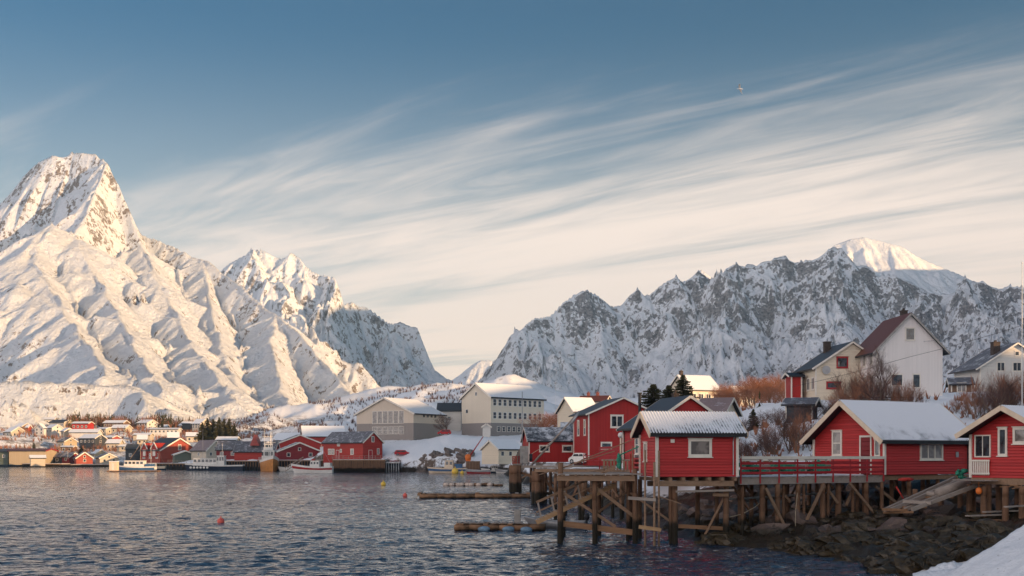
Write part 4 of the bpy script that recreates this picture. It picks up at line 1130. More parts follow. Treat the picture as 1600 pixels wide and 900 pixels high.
V('slate grey house with white windows on the middle slope', 119, 158, 685, 679, 695, 585, 'R', .25, 'slate_wall', 'snow', (1, 4, 1), W=8)
V('house with bright yellow gable and grey roof below the slate grey house', 87, 112, 690, 684, 700, 575, 'R', .45, 'yellow', 'slate_mid', (1, 2, 1), W=8)
V('low brown red house with snowy roof beneath the yellow gable house', 95, 113, 699, 697, 706, 556, 'L', 0, 'brown', 'snow', (1, 2, 0), W=6)
V('tall white house with a shaded gable on the upper left slope', 52, 70, 669, 662, 679, 635, 'L', .9, 'white_far', 'snow', (2, 0, 2), W=6)
V('long white house wing with sunlit cross gable on the upper left slope', 68, 92, 669, 663.5, 678, 640, 'R', .45, 'white_far', 'snow', (1, 2, 1), W=7)
V('small cream house with snow cap beside the long white wing', 92, 111, 674, 669, 680, 632, 'R', .55, 'cream_far', 'snow', (1, 1, 1), W=6)
V('cream house with lit gable above red brown scrub at far left', 3, 31, 675, 667, 683, 615, 'R', .5, 'cream_far', 'snow', (1, 1, 2), W=9)
V('brown house with red porch below the rocky knoll', 19, 42, 667, 661.5, 674, 655, 'R', .4, 'brown', 'snow', (1, 2, 1), W=8)
V('small red shed beside the brown house', 40, 46, 668, 664.5, 673, 650, 'R', .4, 'orange_red', 'snow', (0, 0, 0), W=3, name='shed', cat='shed')
V('white flat topped house highest on the left slope', 64, 84, 656, 652.5, 664, 715, 'L', 0, 'white_far', 'snow', (1, 3, 0), W=7)
V('long cream house with black roof under the highest flat topped house', 72, 108, 660, 656, 668, 690, 'R', .22, 'cream_far', 'slate', (1, 4, 1), W=8)
V('bright red and cream house with a strip of upper windows', 111, 140, 662, 659, 672, 670, 'R', .08, 'bright_red', 'snow', (1, 4, 0), W=7)
V('low grey garage row with a broad snow roof', 108, 152, 676, 671, 680, 628, 'L', 0, 'white_far', 'snow', (0, 0, 0), W=8, name='garage', cat='garage')
V('brown flat roofed house near the dark wood edge', 159, 196, 661, 657, 668, 680, 'R', .1, 'brown', 'snow', (1, 5, 0), W=7)
V('long house with snow roof and glowing cream end wall', 172, 200, 669, 664, 677, 650, 'R', .15, 'cream_far', 'snow', (1, 3, 0), W=7)
V('low cream house with white fascia left of the glowing end wall', 149, 172, 670.5, 668, 678, 648, 'R', .3, 'cream_far', 'snow', (1, 2, 1), W=6)
V('large white two storey house under the dark wood', 211, 240, 661, 656, 671, 685, 'R', .35, 'white_far', 'snow', (2, 4, 2), W=9)
V('very long low building with a thin snow roof', 234, 278, 671, 669, 678, 652, 'L', 0, 'white_far', 'snow', (1, 7, 0), W=7)
V('little white house above the very long low building', 251, 260, 667, 664, 671, 680, 'L', 0, 'white_far', 'snow', (1, 1, 0), W=5)
V('orange red cottage near the tall lone spruce', 279, 288, 665, 661.5, 671, 672, 'R', .5, 'orange_red', 'snow', (1, 1, 1), W=5)
V('big pale house with many windows at the right end of the upper row', 298, 323, 662, 655, 669, 660, 'R', .4, 'cream_far', 'snow', (2, 3, 2), W=8)
V('grey carport with snow roof left of the big pale house', 284, 298, 662, 659, 667, 672, 'L', 0, 'slate_wall', 'snow', (0, 0, 0), W=6, name='carport', cat='carport')
V('low snow roofed garage in the scrub right of the glowing end wall', 208, 234, 680, 677, 684, 615, 'L', 0, 'cream_far', 'snow', (0, 0, 0), W=7, name='garage', cat='garage')
V('cottage half hidden behind the bare hedge over the slate grey house', 160, 182, 684, 681, 690, 600, 'R', .3, 'pink', 'snow', (1, 2, 0), W=6)
V('old snow topped shed on the shaded hillside left of the hall', 409, 424, 692, 686, 700, 470, 'L', 0, 'white_far', 'snow', (0, 1, 0), W=6, name='shed', cat='shed')
# ------------------------------------------------------------------ terrain
TREES = []
def spec(key, px, py, Y, h_px, label, cat=None, group=None, wide=1.0, ctl=True):
    TREES.append((key, px, py, Y, h_px, label, cat, group, wide))
    if ctl: CTRL.append((X_of(px, Y), Y, Z_of(py, Y)))
ORD = ['first', 'second', 'third', 'fourth', 'fifth', 'sixth', 'seventh', 'eighth', 'ninth', 'tenth', 'eleventh', 'twelfth', 'thirteenth', 'fourteenth', 'fifteenth', 'sixteenth', 'seventeenth', 'eighteenth']
def spec_row(rows, keys, py, label, cat, group, wide, hs=1.0):
    for i, (px, Y, h) in enumerate(sorted(rows)):
        y_ = py if not isinstance(py, tuple) else py[0] + (py[1] - py[0]) * (px - rows[0][0]) / max(1, rows[-1][0] - rows[0][0])
        spec(keys[i % len(keys)], px, y_, Y, h * hs, ORD[i] + ' from the left of the ' + label, cat, group, wide)
for k, px, py, Y, h, lb, wd in (('spruce_b', 1021, 648, 170, 66, 'leftmost of the three dark spruces behind the red gable house', 2.1), ('spruce_b', 1045, 646, 172, 60, 'broad middle spruce of the three behind the red gable house', 2.0), ('spruce_b', 1067, 644, 175, 70, 'spruce standing against the sunlit roof with three roof lights', 1.5),
                            ('spruce_b', 1177, 666, 128, 44, 'squat dark green spruce among brown bushes', 1.2), ('spruce_c', 253, 672, 668, 24, 'tall lone spruce in the village wood', 1.2), ('spruce_b', 53, 702, 560, 17, 'small spruce above the yellow warehouse', 1.0), ('spruce_b', 90, 716, 535, 20, 'dark spruce left of the brown red house', 1.0), ('spruce_b', 127, 712, 545, 18, 'bushy dark tree above the orange red boathouse', 1.6)):
    spec(k, px, py, Y, h, lb, None, None, wd)
spec_row([(316, 500, 32), (324, 505, 38), (333, 510, 36), (342, 500, 38), (350, 505, 35), (358, 510, 36), (366, 500, 28)], ('spruce_b', 'spruce_a'), 686, 'spruce clump behind the purple roofed house', None, 'spruces clumped behind the boathouses', 1.35)
spec_row([(1095, 245, 26), (1112, 240, 30), (1128, 225, 38), (1140, 198, 36), (1150, 215, 44), (1158, 190, 46), (1166, 205, 48), (1180, 218, 48), (1186, 186, 42), (1192, 196, 52), (1204, 205, 58), (1210, 180, 42), (1214, 200, 64), (1222, 175, 34), (1226, 196, 58), (1234, 192, 54)], ('birch_a', 'birch_b'), 638, 'sunlit orange birches beside the dish house', 'tree', 'sunlit birches in the thicket', 1.15)
spec_row([(843, 262, 34), (851, 258, 40), (860, 256, 42), (869, 262, 36)], ('birch_b', 'birch_a'), 668, 'orange birches beside the white wall behind the school', 'tree', 'orange birches behind the school', 1.3)
spec('birch_dark', 705, 664, 366, 36, 'dark leafless tree standing between the hall and the school', None, None, 1.3)
spec_row([(1150, 104, 40), (1160, 98, 44), (1174, 95, 40), (1188, 97, 46), (1205, 106, 44), (1212, 98, 42), (1226, 101, 52), (1240, 99, 58), (1252, 98, 66), (1262, 100, 68)], ('bush_a', 'bush_c', 'birch_dark', 'bush_b'), (706, 690), 'bare bushes on the snow slope between the cabins', 'bush', 'dark bushes on the snow slope', 1.0)
spec_row([(1095, 118, 42), (1110, 116, 36), (1130, 112, 42), (1142, 118, 40), (1196, 122, 36), (1214, 120, 38), (1238, 118, 44), (1258, 122, 44), (1272, 122, 44), (1288, 124, 36)], ('bush_c', 'bush_b'), (668, 652), 'brown hedge bushes up the slope', 'bush', 'brown hedge bushes up the slope', 1.05)
spec_row([(1322, 118, 44), (1332, 118, 58), (1341, 112, 60), (1347, 115, 76), (1358, 116, 80), (1369, 114, 70), (1385, 112, 52), (1399, 113, 60), (1412, 114, 56), (1424, 115, 40)], ('bush_a', 'bush_c'), 636, 'bare shrubs before the tall white house', 'bush', 'shrubs before the white houses', .8)
spec('birch_dark', 1400, 644, 110, 112, 'tallest bare birch standing in front of the white gable', None, None, .8)
spec_row([(1505, 110, 36), (1520, 104, 50), (1534, 100, 62), (1545, 98, 74), (1556, 101, 80), (1568, 97, 78), (1580, 100, 84), (1592, 98, 80), (1604, 96, 76)], ('bush_a', 'bush_b', 'bush_c'), 654, 'reddish bushes behind the porch cabin', 'bush', 'reddish bushes behind the porch cabin', .75)
def c3(px, py, Y): return (X_of(px, Y), Y, Z_of(py, Y))
CTRL += [c3(*a) for a in [
    (1400, 800, 73), (1300, 800, 74), (1200, 815, 70), (1150, 800, 74), (1080, 800, 76), (1040, 815, 70), (1000, 800, 80), (1010, 785, 88), (1060, 770, 94), (960, 775, 105), (1500, 790, 68), (1580, 795, 62), (1450, 815, 64), (1350, 830, 62), (1560, 812, 55),
    (1250, 770, 82), (1170, 765, 84), (1400, 755, 86), (1320, 750, 88),
    (1200, 722, 90), (1170, 708, 96), (1250, 700, 96), (1300, 690, 100), (1240, 672, 106), (1180, 668, 112), (1290, 655, 114), (1150, 690, 100),
    (1400, 632, 118), (1350, 634, 118), (1450, 616, 122), (1490, 612, 128), (1530, 625, 112), (1600, 622, 112), (1560, 640, 100), (1600, 660, 92), (1500, 660, 98),
    (1420, 690, 92), (1300, 618, 134), (1230, 640, 150), (1200, 648, 160), (1100, 700, 112), (1060, 728, 104), (960, 745, 130), (1000, 750, 112),
    (1650, 612, 140), (1750, 640, 100), (1800, 560, 220), (1600, 600, 220), (1400, 590, 260), (1250, 620, 200), (1180, 632, 200), (1120, 632, 250), (1040, 655, 180), (1010, 660, 190),
    (900, 735, 170), (940, 722, 160), (860, 715, 215), (840, 668, 260), (870, 668, 250), (900, 655, 280), (830, 690, 285), (850, 735, 195),
    (1000, 620, 420), (1100, 612, 420), (1300, 600, 420), (1500, 590, 420), (950, 640, 350),
    (700, 715, 345), (640, 712, 348), (740, 708, 345), (620, 700, 356), (660, 690, 362), (700, 688, 364), (740, 684, 366), (720, 696, 352), (780, 716, 335), (800, 712, 330),
    (620, 725, 346), (600, 720, 352), (830, 735, 250), (810, 728, 300),
    (560, 690, 385), (530, 700, 400), (480, 712, 400), (440, 714, 405), (400, 716, 405), (350, 718, 405), (300, 718, 425),
    (380, 660, 760), (330, 668, 700), (420, 650, 760), (450, 636, 790), (500, 624, 800), (545, 613, 810), (600, 607, 820), (650, 603, 820), (700, 600, 800), (735, 599, 700), (700, 612, 640), (660, 622, 600), (730, 606, 640), (690, 604, 760),
    (600, 640, 640), (540, 655, 600), (480, 668, 580), (430, 672, 580), (380, 680, 560), (400, 690, 500), (350, 690, 480), (460, 690, 500), (520, 680, 480), (600, 670, 480),
    (790, 588, 620), (820, 592, 620), (850, 606, 600), (870, 622, 570), (885, 642, 540), (840, 640, 450), (800, 640, 450), (740, 640, 450), (900, 640, 420), (820, 620, 520),
    (0, 722, 528), (60, 724, 526), (120, 724, 524), (170, 725, 520), (0, 690, 580), (40, 695, 570), (70, 690, 590), (150, 664, 690), (200, 662, 690), (250, 660, 700), (300, 660, 700), (350, 662, 700), (150, 672, 800), (0, 672, 800), (250, 672, 820), (350, 668, 820),
    (0, 665, 660), (0, 668, 760), (-60, 690, 600), (-100, 650, 800), (-200, 640, 900), (-150, 715, 560), (240, 690, 590), (160, 695, 580), (200, 690, 600), (130, 710, 548), (220, 722, 470), (180, 724, 500)]]
CTRL += [(-700, 1200, 70), (-300, 1200, 70), (0, 1200, 60), (300, 1000, 60), (600, 1000, 60), (900, 1200, 60), (200, 600, 40), (400, 600, 45), (100, 30, 6), (60, 40, 5), (140, 80, 18)]
CA = np.array(CTRL)
COAST = np.array([(-900, 600), (-500, 560), (-300, 535), (-235, 522), (-188, 520), (-165, 512), (-158, 480), (-135, 440), (-118, 412), (-100, 398), (-78, 392), (-62, 372), (-48, 358), (-40, 353), (-34, 346),
                  (-20, 338), (-8, 334), (-1, 322), (-.5, 290), (1, 250), (3.5, 205), (5, 175), (6.5, 150), (7.2, 130), (7.8, 112), (8.2, 96), (8.6, 84), (9.2, 74), (10.5, 67), (12.5, 62.5), (15.2, 58), (16.2, 54), (16.0, 50), (15.2, 46), (14.6, 42),
                  (13.8, 38), (15, 30), (14, 18), (10, 5), (4, -2), (-6, -6), (-30, -20), (-30, -300), (2600, -300), (2600, 3000), (-900, 3000)], dtype=float)

def coast_dist(x, y):
    """signed distance to the shore line, positive on land"""
    d = np.full(x.shape, 1e9); ins = np.zeros(x.shape, bool); n = len(COAST)
    for i in range(n):
        ax, ay = COAST[i]; bx, by = COAST[(i + 1) % n]
        L2 = (bx - ax) ** 2 + (by - ay) ** 2
        t = np.clip(((x - ax) * (bx - ax) + (y - ay) * (by - ay)) / L2, 0, 1)
        d = np.minimum(d, np.hypot(x - ax - t * (bx - ax), y - ay - t * (by - ay)))
        c = ((ay > y) != (by > y)) & (x < (bx - ax) * (y - ay) / ((by - ay) if by != ay else 1e-9) + ax)
        ins ^= c
    return np.where(ins, d, -d)

def ground(x, y):
    x = np.atleast_1d(np.asarray(x, float)); y = np.atleast_1d(np.asarray(y, float))
    num = np.zeros(x.shape); den = np.zeros(x.shape)
    e2 = (2.0 + 0.012 * y) ** 2
    for cx, cy, cz in CA:
        w_ = 1.0 / ((x - cx) ** 2 + (y - cy) ** 2 + e2) ** 1.7
        num += w_ * cz; den += w_
    z = num / den
    d = coast_dist(x, y) + fbm(x / 6.0, y / 6.0, 2, 3) * np.clip(y / 60, .6, 3) * 0.7
    near = np.clip((130 - y) / 60, 0, 1)
    Lr = 7.0 - 3.5 * np.clip((y - 170) / 50, 0, 1) - 1.5 * np.clip((y - 280) / 60, 0, 1)
    land = z * (1 - np.exp(-np.maximum(d, 0) / Lr))
    sea = np.maximum(d * 0.22, -4)
    h = np.where(d > 0, land, sea)
    far = np.clip((y - 150) / 250, 0, 1)
    h = h + np.clip(d / 3, 0, 1) * (fbm(x / 3.0, y / 3.0, 8, 5, .55) * (0.20 + .05 * near) + far * fbm(x / 18, y / 18, 9, 4) * .5 + np.clip((y - 420) / 200, 0, 1) * (ridged(x / 55, y / 55, 19, 4) - 1.0) * 3.2)
    rocky = near * np.clip(d / 1.5, 0, 1) * np.clip((3.2 - z) / 1.2, 0, 1)
    h = h + rocky * (ridged(x / 2.1, y / 2.1, 11, 4) - .9) * 0.40
    # snow bank in the lower right corner
    s = (x - 14.0 + (y - 40) * -0.02) * 0.60
    drop = np.clip((y - 40.5) / 4.5, 0, 1)
    bank = np.minimum(s, 3.6 + (x - 19.5) * .12) + 0.04 - drop * 6 + fbm(x / 2.5, y / 2.5, 31, 5, .6) * .12
    bank = np.where((x > 12.5) & (y > 2), bank, -9)
    return np.maximum(h, bank)
def gz(x, y): return float(ground(x, y)[0])

def terrain_mat():
    m, t, b = new_mat('snowy_ground')
    geo = t.new('ShaderNodeNewGeometry'); pos = geo.outputs['Position']
    x, y, z = t.sep(pos); nz = t.sep(geo.outputs['Normal'])[2]
    n = t.noise(pos, 0.22, 6, 0.62); n2 = t.noise(pos, 1.4, 6, 0.65); n3 = t.noise(pos, 7.0, 4, 0.6)
    bank = t.math('MULTIPLY', t.math('LESS_THAN', y, 46), t.math('GREATER_THAN', z, 0.2))
    zz = t.math('ADD', z, t.math('MULTIPLY', t.math('SUBTRACT', n2, 0.5), 2.2))
    lim = t.smooth(y, 84, 98, 3.5, 1.5)
    dark = t.smooth(zz, t.math('ADD', lim, .35), t.math('SUBTRACT', lim, .2))
    dark = t.math('MULTIPLY', dark, t.math('SUBTRACT', 1, bank))
    steep = t.smooth(t.math('ADD', t.math('SUBTRACT', 1, nz), t.math('MULTIPLY', t.math('SUBTRACT', n2, .5), .5)), 0.26, 0.40)
    grassy = t.smooth(t.math('ADD', n, t.math('MULTIPLY', t.math('SUBTRACT', n3, .5), .5)), 0.66, 0.74, 0, .7)
    vill = t.math('MULTIPLY', t.smooth(y, 440, 500), t.math('MULTIPLY', t.smooth(z, 34, 26), t.smooth(x, -90, -130)))
    grassy = t.math('MAXIMUM', grassy, t.math('MULTIPLY', vill, t.smooth(t.math('ADD', n, t.math('MULTIPLY', t.math('SUBTRACT', n2, .5), .6)), 0.44, 0.58, 0, .75)))
    patch = t.math('MAXIMUM', steep, t.math('MULTIPLY', grassy, t.math('SUBTRACT', 1, bank)))
    rockc = t.mix(n3, (0.05, 0.036, 0.028), (0.19, 0.14, 0.105))
    kelp = t.mix(n2, (0.012, 0.010, 0.008), (0.06, 0.040, 0.022))
    kelp = t.mix(t.smooth(n3, .45, .7), kelp, (0.035, 0.028, 0.016))
    snow = t.mix(n, (0.78, 0.80, 0.84), (0.86, 0.87, 0.90))
    specks = t.math('MULTIPLY', t.smooth(t.noise(t.mapping(pos, scale=(1, 1, 1)), 5.5, 5, .7), .62, .70), bank)
    c = t.mix(patch, snow, rockc); c = t.mix(t.math('MULTIPLY', specks, .6), c, (0.16, 0.12, 0.09)); c = t.mix(dark, c, kelp)
    t.put(b.inputs['Base Color'], c)
    t.put(b.inputs['Roughness'], t.smooth(dark, 0, 1, .75, .45))
    b.inputs['Specular IOR Level'].default_value = .25
    bp = t.new('ShaderNodeBump'); bp.inputs['Distance'].default_value = .16; bp.inputs['Strength'].default_value = .8
    t.put(bp.inputs['Height'], t.math('ADD', t.math('MULTIPLY', n2, .7), t.math('MULTIPLY', n3, .35)))
    t.put(b.inputs['Normal'], bp.outputs[0])
    return m
M_ground = terrain_mat()
ys = [16.0]
while ys[-1] < 1450: ys.append(ys[-1] * 1.0052)
ys = np.array(ys); us = np.linspace(-0.60, 0.66, 760)
Uu, Yy = np.meshgrid(us, ys); Xx = Uu * Yy
GH = ground(Xx, Yy)
tag(grid_mesh('terrain', Xx, Yy, GH, M_ground), 'snowy shore and hillside with dark kelp at the waterline', 'ground', None, 'structure')
rnd = random.Random(5)
def part(mb, name, mat, root, smooth=False): return mb.build(name, M[mat], root, smooth)
def pt(px, py, Y): return P(px, py, Y)
def pile(root, x, y, ztop, r_=0.14, zb=None, name='pile', mat='pile', lean=0.0):
    zb = min(gz(x, y), 0.3) - 0.5 if zb is None else zb
    g = gz(x, y) - 0.3
    zb = g if g > -1.2 else -1.2
    mb = MB(); q = Vector((x + rnd.uniform(-.04, .04) + lean, y, zb)) ; p = Vector((x, y, ztop))
    k = 4
    for i in range(k):
        a = q.lerp(p, i / k); b_ = q.lerp(p, (i + 1) / k)
        mb.tube(a, b_, r_ * (1.06 - .03 * i), r_ * (1.03 - .03 * i), 9, caps=(i == k - 1))
    return part(mb, name, mat, root, True)
def beam(root, a, b_, w_, h_, mat='beam', name='beam'):
    mb = MB(); mb.beam(a, b_, w_, h_); return part(mb, name, mat, root)

# ------------------------------------------------------------------ pier under the long deck and the cabins
def W3(x, y, z): return Vector((x, y, z))
t = empty('timber_pier', (18, 70, 0), 0, 'long timber pier on crossed stilts carrying the deck between the red cabins', 'pier')
t_off = Vector((18, 70, 0))
class Local:
    """parts are written in world coordinates and moved under their thing"""
    def __init__(s, root): s.root = root; s.off = root.location.copy()
    def __call__(s, o): o.location = o.location - s.off; return o
L1 = Local(t)
fa = Vector((12.95, 65.3, 0)); fb = Vector((23.1, 71.7, 0)); dd = (fb - fa).normalized(); nn = Vector((-dd.y, dd.x, 0))
ln = (fb - fa).length
dk = MB()
n_pl = 64
for i in range(n_pl):
    a = fa + dd * (ln * i / n_pl + .01); b_ = fa + dd * (ln * (i + 1) / n_pl - .01)
    z0, z1 = 3.60, 3.655 + rnd.uniform(0, .008)
    vs = [W3(p.x, p.y, z) for z in (z0, z1) for p in (a, b_, b_ + nn * 4.4, a + nn * 4.4)]
    dk.add(vs, [(3, 2, 1, 0), (4, 5, 6, 7), (0, 1, 5, 4), (1, 2, 6, 5), (2, 3, 7, 6), (3, 0, 4, 7)])
L1(part(dk, 'deck', 'plank', t))
L1(beam(t, fa + nn * .12 + W3(0, 0, 3.42), fb + nn * .12 + W3(0, 0, 3.42), .16, .34, 'plank'))
L1(beam(t, fa + nn * 2.2 + W3(0, 0, 3.42), fb + nn * 2.2 + W3(0, 0, 3.42), .16, .34, 'beam'))
L1(beam(t, fa + nn * 4.2 + W3(0, 0, 3.42), fb + nn * 4.2 + W3(0, 0, 3.42), .16, .34, 'beam'))
sn = MB()
for i in range(40):
    a = fa + dd * (ln * i / 40); b_ = fa + dd * (ln * (i + 1) / 40)
    f0 = 1.2 + .9 * float(fbm(np.array([i / 5.]), np.array([2.2]), 3)[0]); f1 = 1.2 + .9 * float(fbm(np.array([(i + 1) / 5.]), np.array([2.2]), 3)[0])
    sn.add([a + nn * f0 + W3(0, 0, 3.668), b_ + nn * f1 + W3(0, 0, 3.668), b_ + nn * 4.3 + W3(0, 0, 3.668), a + nn * 4.3 + W3(0, 0, 3.668),
            a + nn * (f0 + .15) + W3(0, 0, 3.72), b_ + nn * (f1 + .15) + W3(0, 0, 3.72), b_ + nn * 4.25 + W3(0, 0, 3.74), a + nn * 4.25 + W3(0, 0, 3.74)], [(4, 5, 6, 7), (0, 1, 5, 4)])
L1(part(sn, 'snow_cover', 'snow', t))
def front(px, off=0.0):
    """the point of the pier's front edge seen at this column of the photograph"""
    k = (px - 800) / FOC
    s_ = (k * fa.y - fa.x) / (dd.x - k * dd.y); return fa + dd * s_ + nn * off
for px, off, r_ in ((1197, .3, .17), (1217, 0.1, .16), (1224, 2.6, .13), (1251, .2, .15), (1268, 2.2, .14), (1288, .15, .17), (1322, .6, .19), (1333, 2.2, .14), (1357, .2, .17), (1362, .6, .14), (1380, .1, .12),
                    (1240, 4.2, .14), (1275, 4.2, .14), (1310, 4.2, .14), (1345, 4.2, .14)):
    p = front(px, off); L1(pile(t, p.x, p.y, 3.28, r_))
def brace(root, loc, px0, py0, px1, py1, off=.35, w_=.17, mat='beam', f=front):
    a = f(px0, off); b_ = f(px1, off); a = W3(a.x, a.y, Z_of(py0, a.y)); b_ = W3(b_.x, b_.y, Z_of(py1, b_.y))
    loc(beam(root, a, b_, .09, w_, mat, 'brace'))
for a in ((1195, 763, 1228, 829, -.08), (1285, 757, 1256, 818, -.1), (1227, 755, 1252, 784, .9), (1293, 753, 1318, 786, .45), (1325, 755, 1367, 806, -.12), (1308, 752, 1322, 762, 1.0), (1352, 756, 1338, 790, .8), (1380, 760, 1412, 785, .6)): brace(t, L1, *a)
for px0, px1, z, off in ((1160, 1330, 2.35, 1.6), (1220, 1300, 2.15, 3.0)):
    a = front(px0, off); b_ = front(px1, off); q = MB(); q.tube(W3(a.x, a.y, z), W3(b_.x, b_.y, z + .25), .06, n=8); L1(part(q, 'pipe', 'metal', t))
# cabin stilts
for px, py0, Y, r_ in ((1393, 752, 74.5, .14), (1412, 752, 76.5, .15), (1420, 750, 73.6, .16), (1442, 750, 76, .15), (1465, 750, 75, .14), (1490, 750, 75.5, .14), (1505, 750, 78, .14), (1400, 750, 79, .14), (1450, 750, 79, .14)):
    p = pt(px, py0, Y); L1(pile(t, p.x, p.y, 3.36, r_))
cc, ss = math.cos(R(30)), math.sin(R(30))
for k in (0.15, 2.6, 5.2):
    a = Vector((23.3, 72, 0)) + Vector((-ss, cc, 0)) * k; b_ = a + Vector((cc, ss, 0)) * 7.9
    L1(beam(t, a + W3(-.3, 0, 3.52), b_ + W3(0, 0, 3.52), .18, .3, 'beam', 'joist'))

def railing(root, loc, a, b_, h=1.12, n=7, rails=(.25, .5, .75), top='trim', col='trim_red', z=3.66, zb=None):
    zb = z - .35 if zb is None else zb
    for i in range(n + 1):
        p = a.lerp(b_, i / n); loc(beam(root, W3(p.x, p.y, zb), W3(p.x, p.y, z + h - .03), .085, .085, col, 'railing_post'))
    d_ = (b_ - a).normalized(); nv = Vector((d_.y, -d_.x, 0)) * .055
    for k in rails: loc(beam(root, W3(*(a + nv).xy, z + h * k), W3(*(b_ + nv).xy, z + h * k),   .03, .15, col, 'rail'))
    loc(beam(root, W3(*(a + nv * .6).xy, z + h), W3(*(b_ + nv * .6).xy, z + h), .12, .17, top, 'top_rail'))
r1 = empty('deck_railing', fa + W3(0, 0, 3.66), 0, 'red slatted railing with a white top rail along the front of the deck', 'railing')
railing(r1, Local(r1), fa - nn * .03, fb - nn * .03, 1.12, 8, (.22, .47, .72))
r2 = empty('deck_railing', fa + nn * 4.3 + W3(0, 0, 3.66), 0, 'rear deck railing seen through the front railing', 'railing')
railing(r2, Local(r2), fa + nn * 4.3, fb + nn * 4.3, 1.0, 8, (.3, .6), 'trim', 'plank')

for px, off, r_ in ((1168, .4, .1), (1182, 1.4, .12), (1208, 2.4, .11), (1234, .5, .09), (1262, .3, .09), (1300, .3, .1), (1312, 1.8, .12), (1341, .4, .1), (1371, 1.6, .12)):
    p = front(px, off); L1(pile(t, p.x, p.y, 3.28, r_))
for a in ((1168, 760, 1196, 800, 1.2), (1262, 758, 1240, 812, 1.8), (1345, 758, 1322, 800, 1.4), (1210, 758, 1236, 798, 2.4), (1300, 756, 1276, 800, 2.8)): brace(t, L1, *a, w_=.12, mat='pile')
# downpipes and a vent on the near cabins
for root, L_, W_, h_ in ((cabA, 4.6, 3.4, 2.42), (cabB, 7.9, 6.0, 2.3), (hD, 5.2, 7.2, 3.4)):
    q = MB(); x = L_ / 2 - .22 if root is not hD else -L_ / 2 + .3
    q.path([(x, -W_ / 2 - .30, h_ - .16), (x, -W_ / 2 - .09, h_ - .42), (x, -W_ / 2 - .09, .1)], .035, 7); part(q, 'downpipe', 'black' if root is not cabA else 'metal', root)
q = MB(); q.box(-1.55, -1.33, -1.79, -1.735, 1.9, 2.1); part(q, 'wall_vent', 'trim', cabA)
q = MB(); q.box(2.6, 2.85, -3.09, -3.035, 1.1, 1.45); part(q, 'meter_box', 'metal', cabB)
q = MB(); q.tube((-1.9, .8, 3.2), (-1.9, .8, 4.75), .09, n=8); q.tube((-1.9, .8, 4.75), (-1.9, .8, 4.85), .14, n=8); part(q, 'vent_pipe', 'black', bpy.data.objects[cabB['_roof']])

# net racks behind the railing
for i, (px, w_) in enumerate(((1175, 2.2), (1225, 2.4), (1335, 1.8), (1282, 2.2))):
    a = front(px, 3.1)
    mb = MB()
    for k in range(26):
        q = a + dd * rnd.uniform(-w_ / 2, w_ / 2) + nn * rnd.uniform(-.35, .35)
        mb.blob((q.x, q.y, 3.74 + rnd.uniform(.05, .75) * (1 - abs((q - a).dot(dd)) / w_ * .8)), (.28, .24, .16), k + i * 40, 1, .5)
    o = part(mb, 'net_heap', 'net', None, True)
    tag(o, ['green fishing net heap behind the railing right beside the corrugated cabin', 'wide green net heap second from the corrugated cabin', 'smallest green net heap nearest the door of the long cabin', 'green net heap on the middle of the deck, third along'][i], 'fishing net', 'green net heaps drying on the deck')
    o.location = (0, 0, 0)
    fr = empty('drying_rack', (a.x, a.y, 3.68), math.atan2(dd.y, dd.x), ['wooden rack over the net heap beside the corrugated cabin', 'wooden rack over the second net heap', 'wooden rack by the long cabin door', 'wooden rack over the middle net heap'][i], 'rack', 'wooden net racks on the deck')
    for sx in (-1, 1):
        q = MB(); q.beam((sx * w_ / 2, 0, 0), (sx * w_ / 2, 0, .95), .07, .07); part(q, 'post', 'plank', fr)
    q = MB(); q.beam((-w_ / 2 - .1, 0, .98), (w_ / 2 + .1, 0, .98), .08, .06); part(q, 'top_bar', 'plank', fr)
p = front(1172, 4.0)
b3 = empty('bench', (p.x, p.y, 3.68), 0, 'small red bench by the wall of the corrugated cabin', 'bench')
q = MB(); q.box(-.8, .8, -.2, .2, .42, .48); part(q, 'seat', 'trim_red', b3)
q = MB(); q.box(-.8, .8, .2, .25, .6, 1.1); part(q, 'backrest', 'trim_red', b3)
for sx in (-.7, .7): q = MB(); q.box(sx - .05, sx + .05, -.18, .25, 0, .42); part(q, 'leg', 'trim_red', b3)

# ------------------------------------------------------------------ platform under the corrugated cabin and the open landing beside it
t2 = empty('timber_platform', (8, 65, 0), 0, 'timber platform on tall piles under the corrugated cabin with a bare plank landing', 'pier')
L2 = Local(t2)
def pz(px, py, Y): return pt(px, py, Y)
L2(beam(t2, pz(870, 747, 64.3), pz(992, 747.5, 64.3), .22, .30, 'beam'))
L2(beam(t2, pz(872, 746, 70.5), pz(992, 746, 70.5), .2, .26, 'beam'))
L2(beam(t2, pz(1024, 755.5, 63.6), pz(1146, 755.5, 64.6), .24, .30, 'beam'))
L2(beam(t2, pz(1012, 755.5, 66.6), pz(1142, 755.5, 67.4), .24, .30, 'beam'))
for k in range(7):
    x = 8.05 + k * .74; L2(beam(t2, W3(x, 63.65 + k * .11, 3.59), W3(x - .5, 67.6 + k * .1, 3.59), .16, .2, 'beam', 'joist'))
q = MB()
for i in range(15):
    y0 = 64.1 + i * .45; x0 = X_of(874, 64.3); x1 = X_of(1003, 64.3) + .0
    q.box(x0 - .05 + rnd.uniform(-.03, .03), x1 + rnd.uniform(-.02, .02), y0, y0 + .40, 3.84, 3.9)
L2(part(q, 'landing_planks', 'plank', t2))
for k in range(6):
    x = X_of(878 + k * 22, 64.3); L2(beam(t2, W3(x, 64.1, 3.81), W3(x, 70.6, 3.81), .1, .1, 'beam', 'joist'))
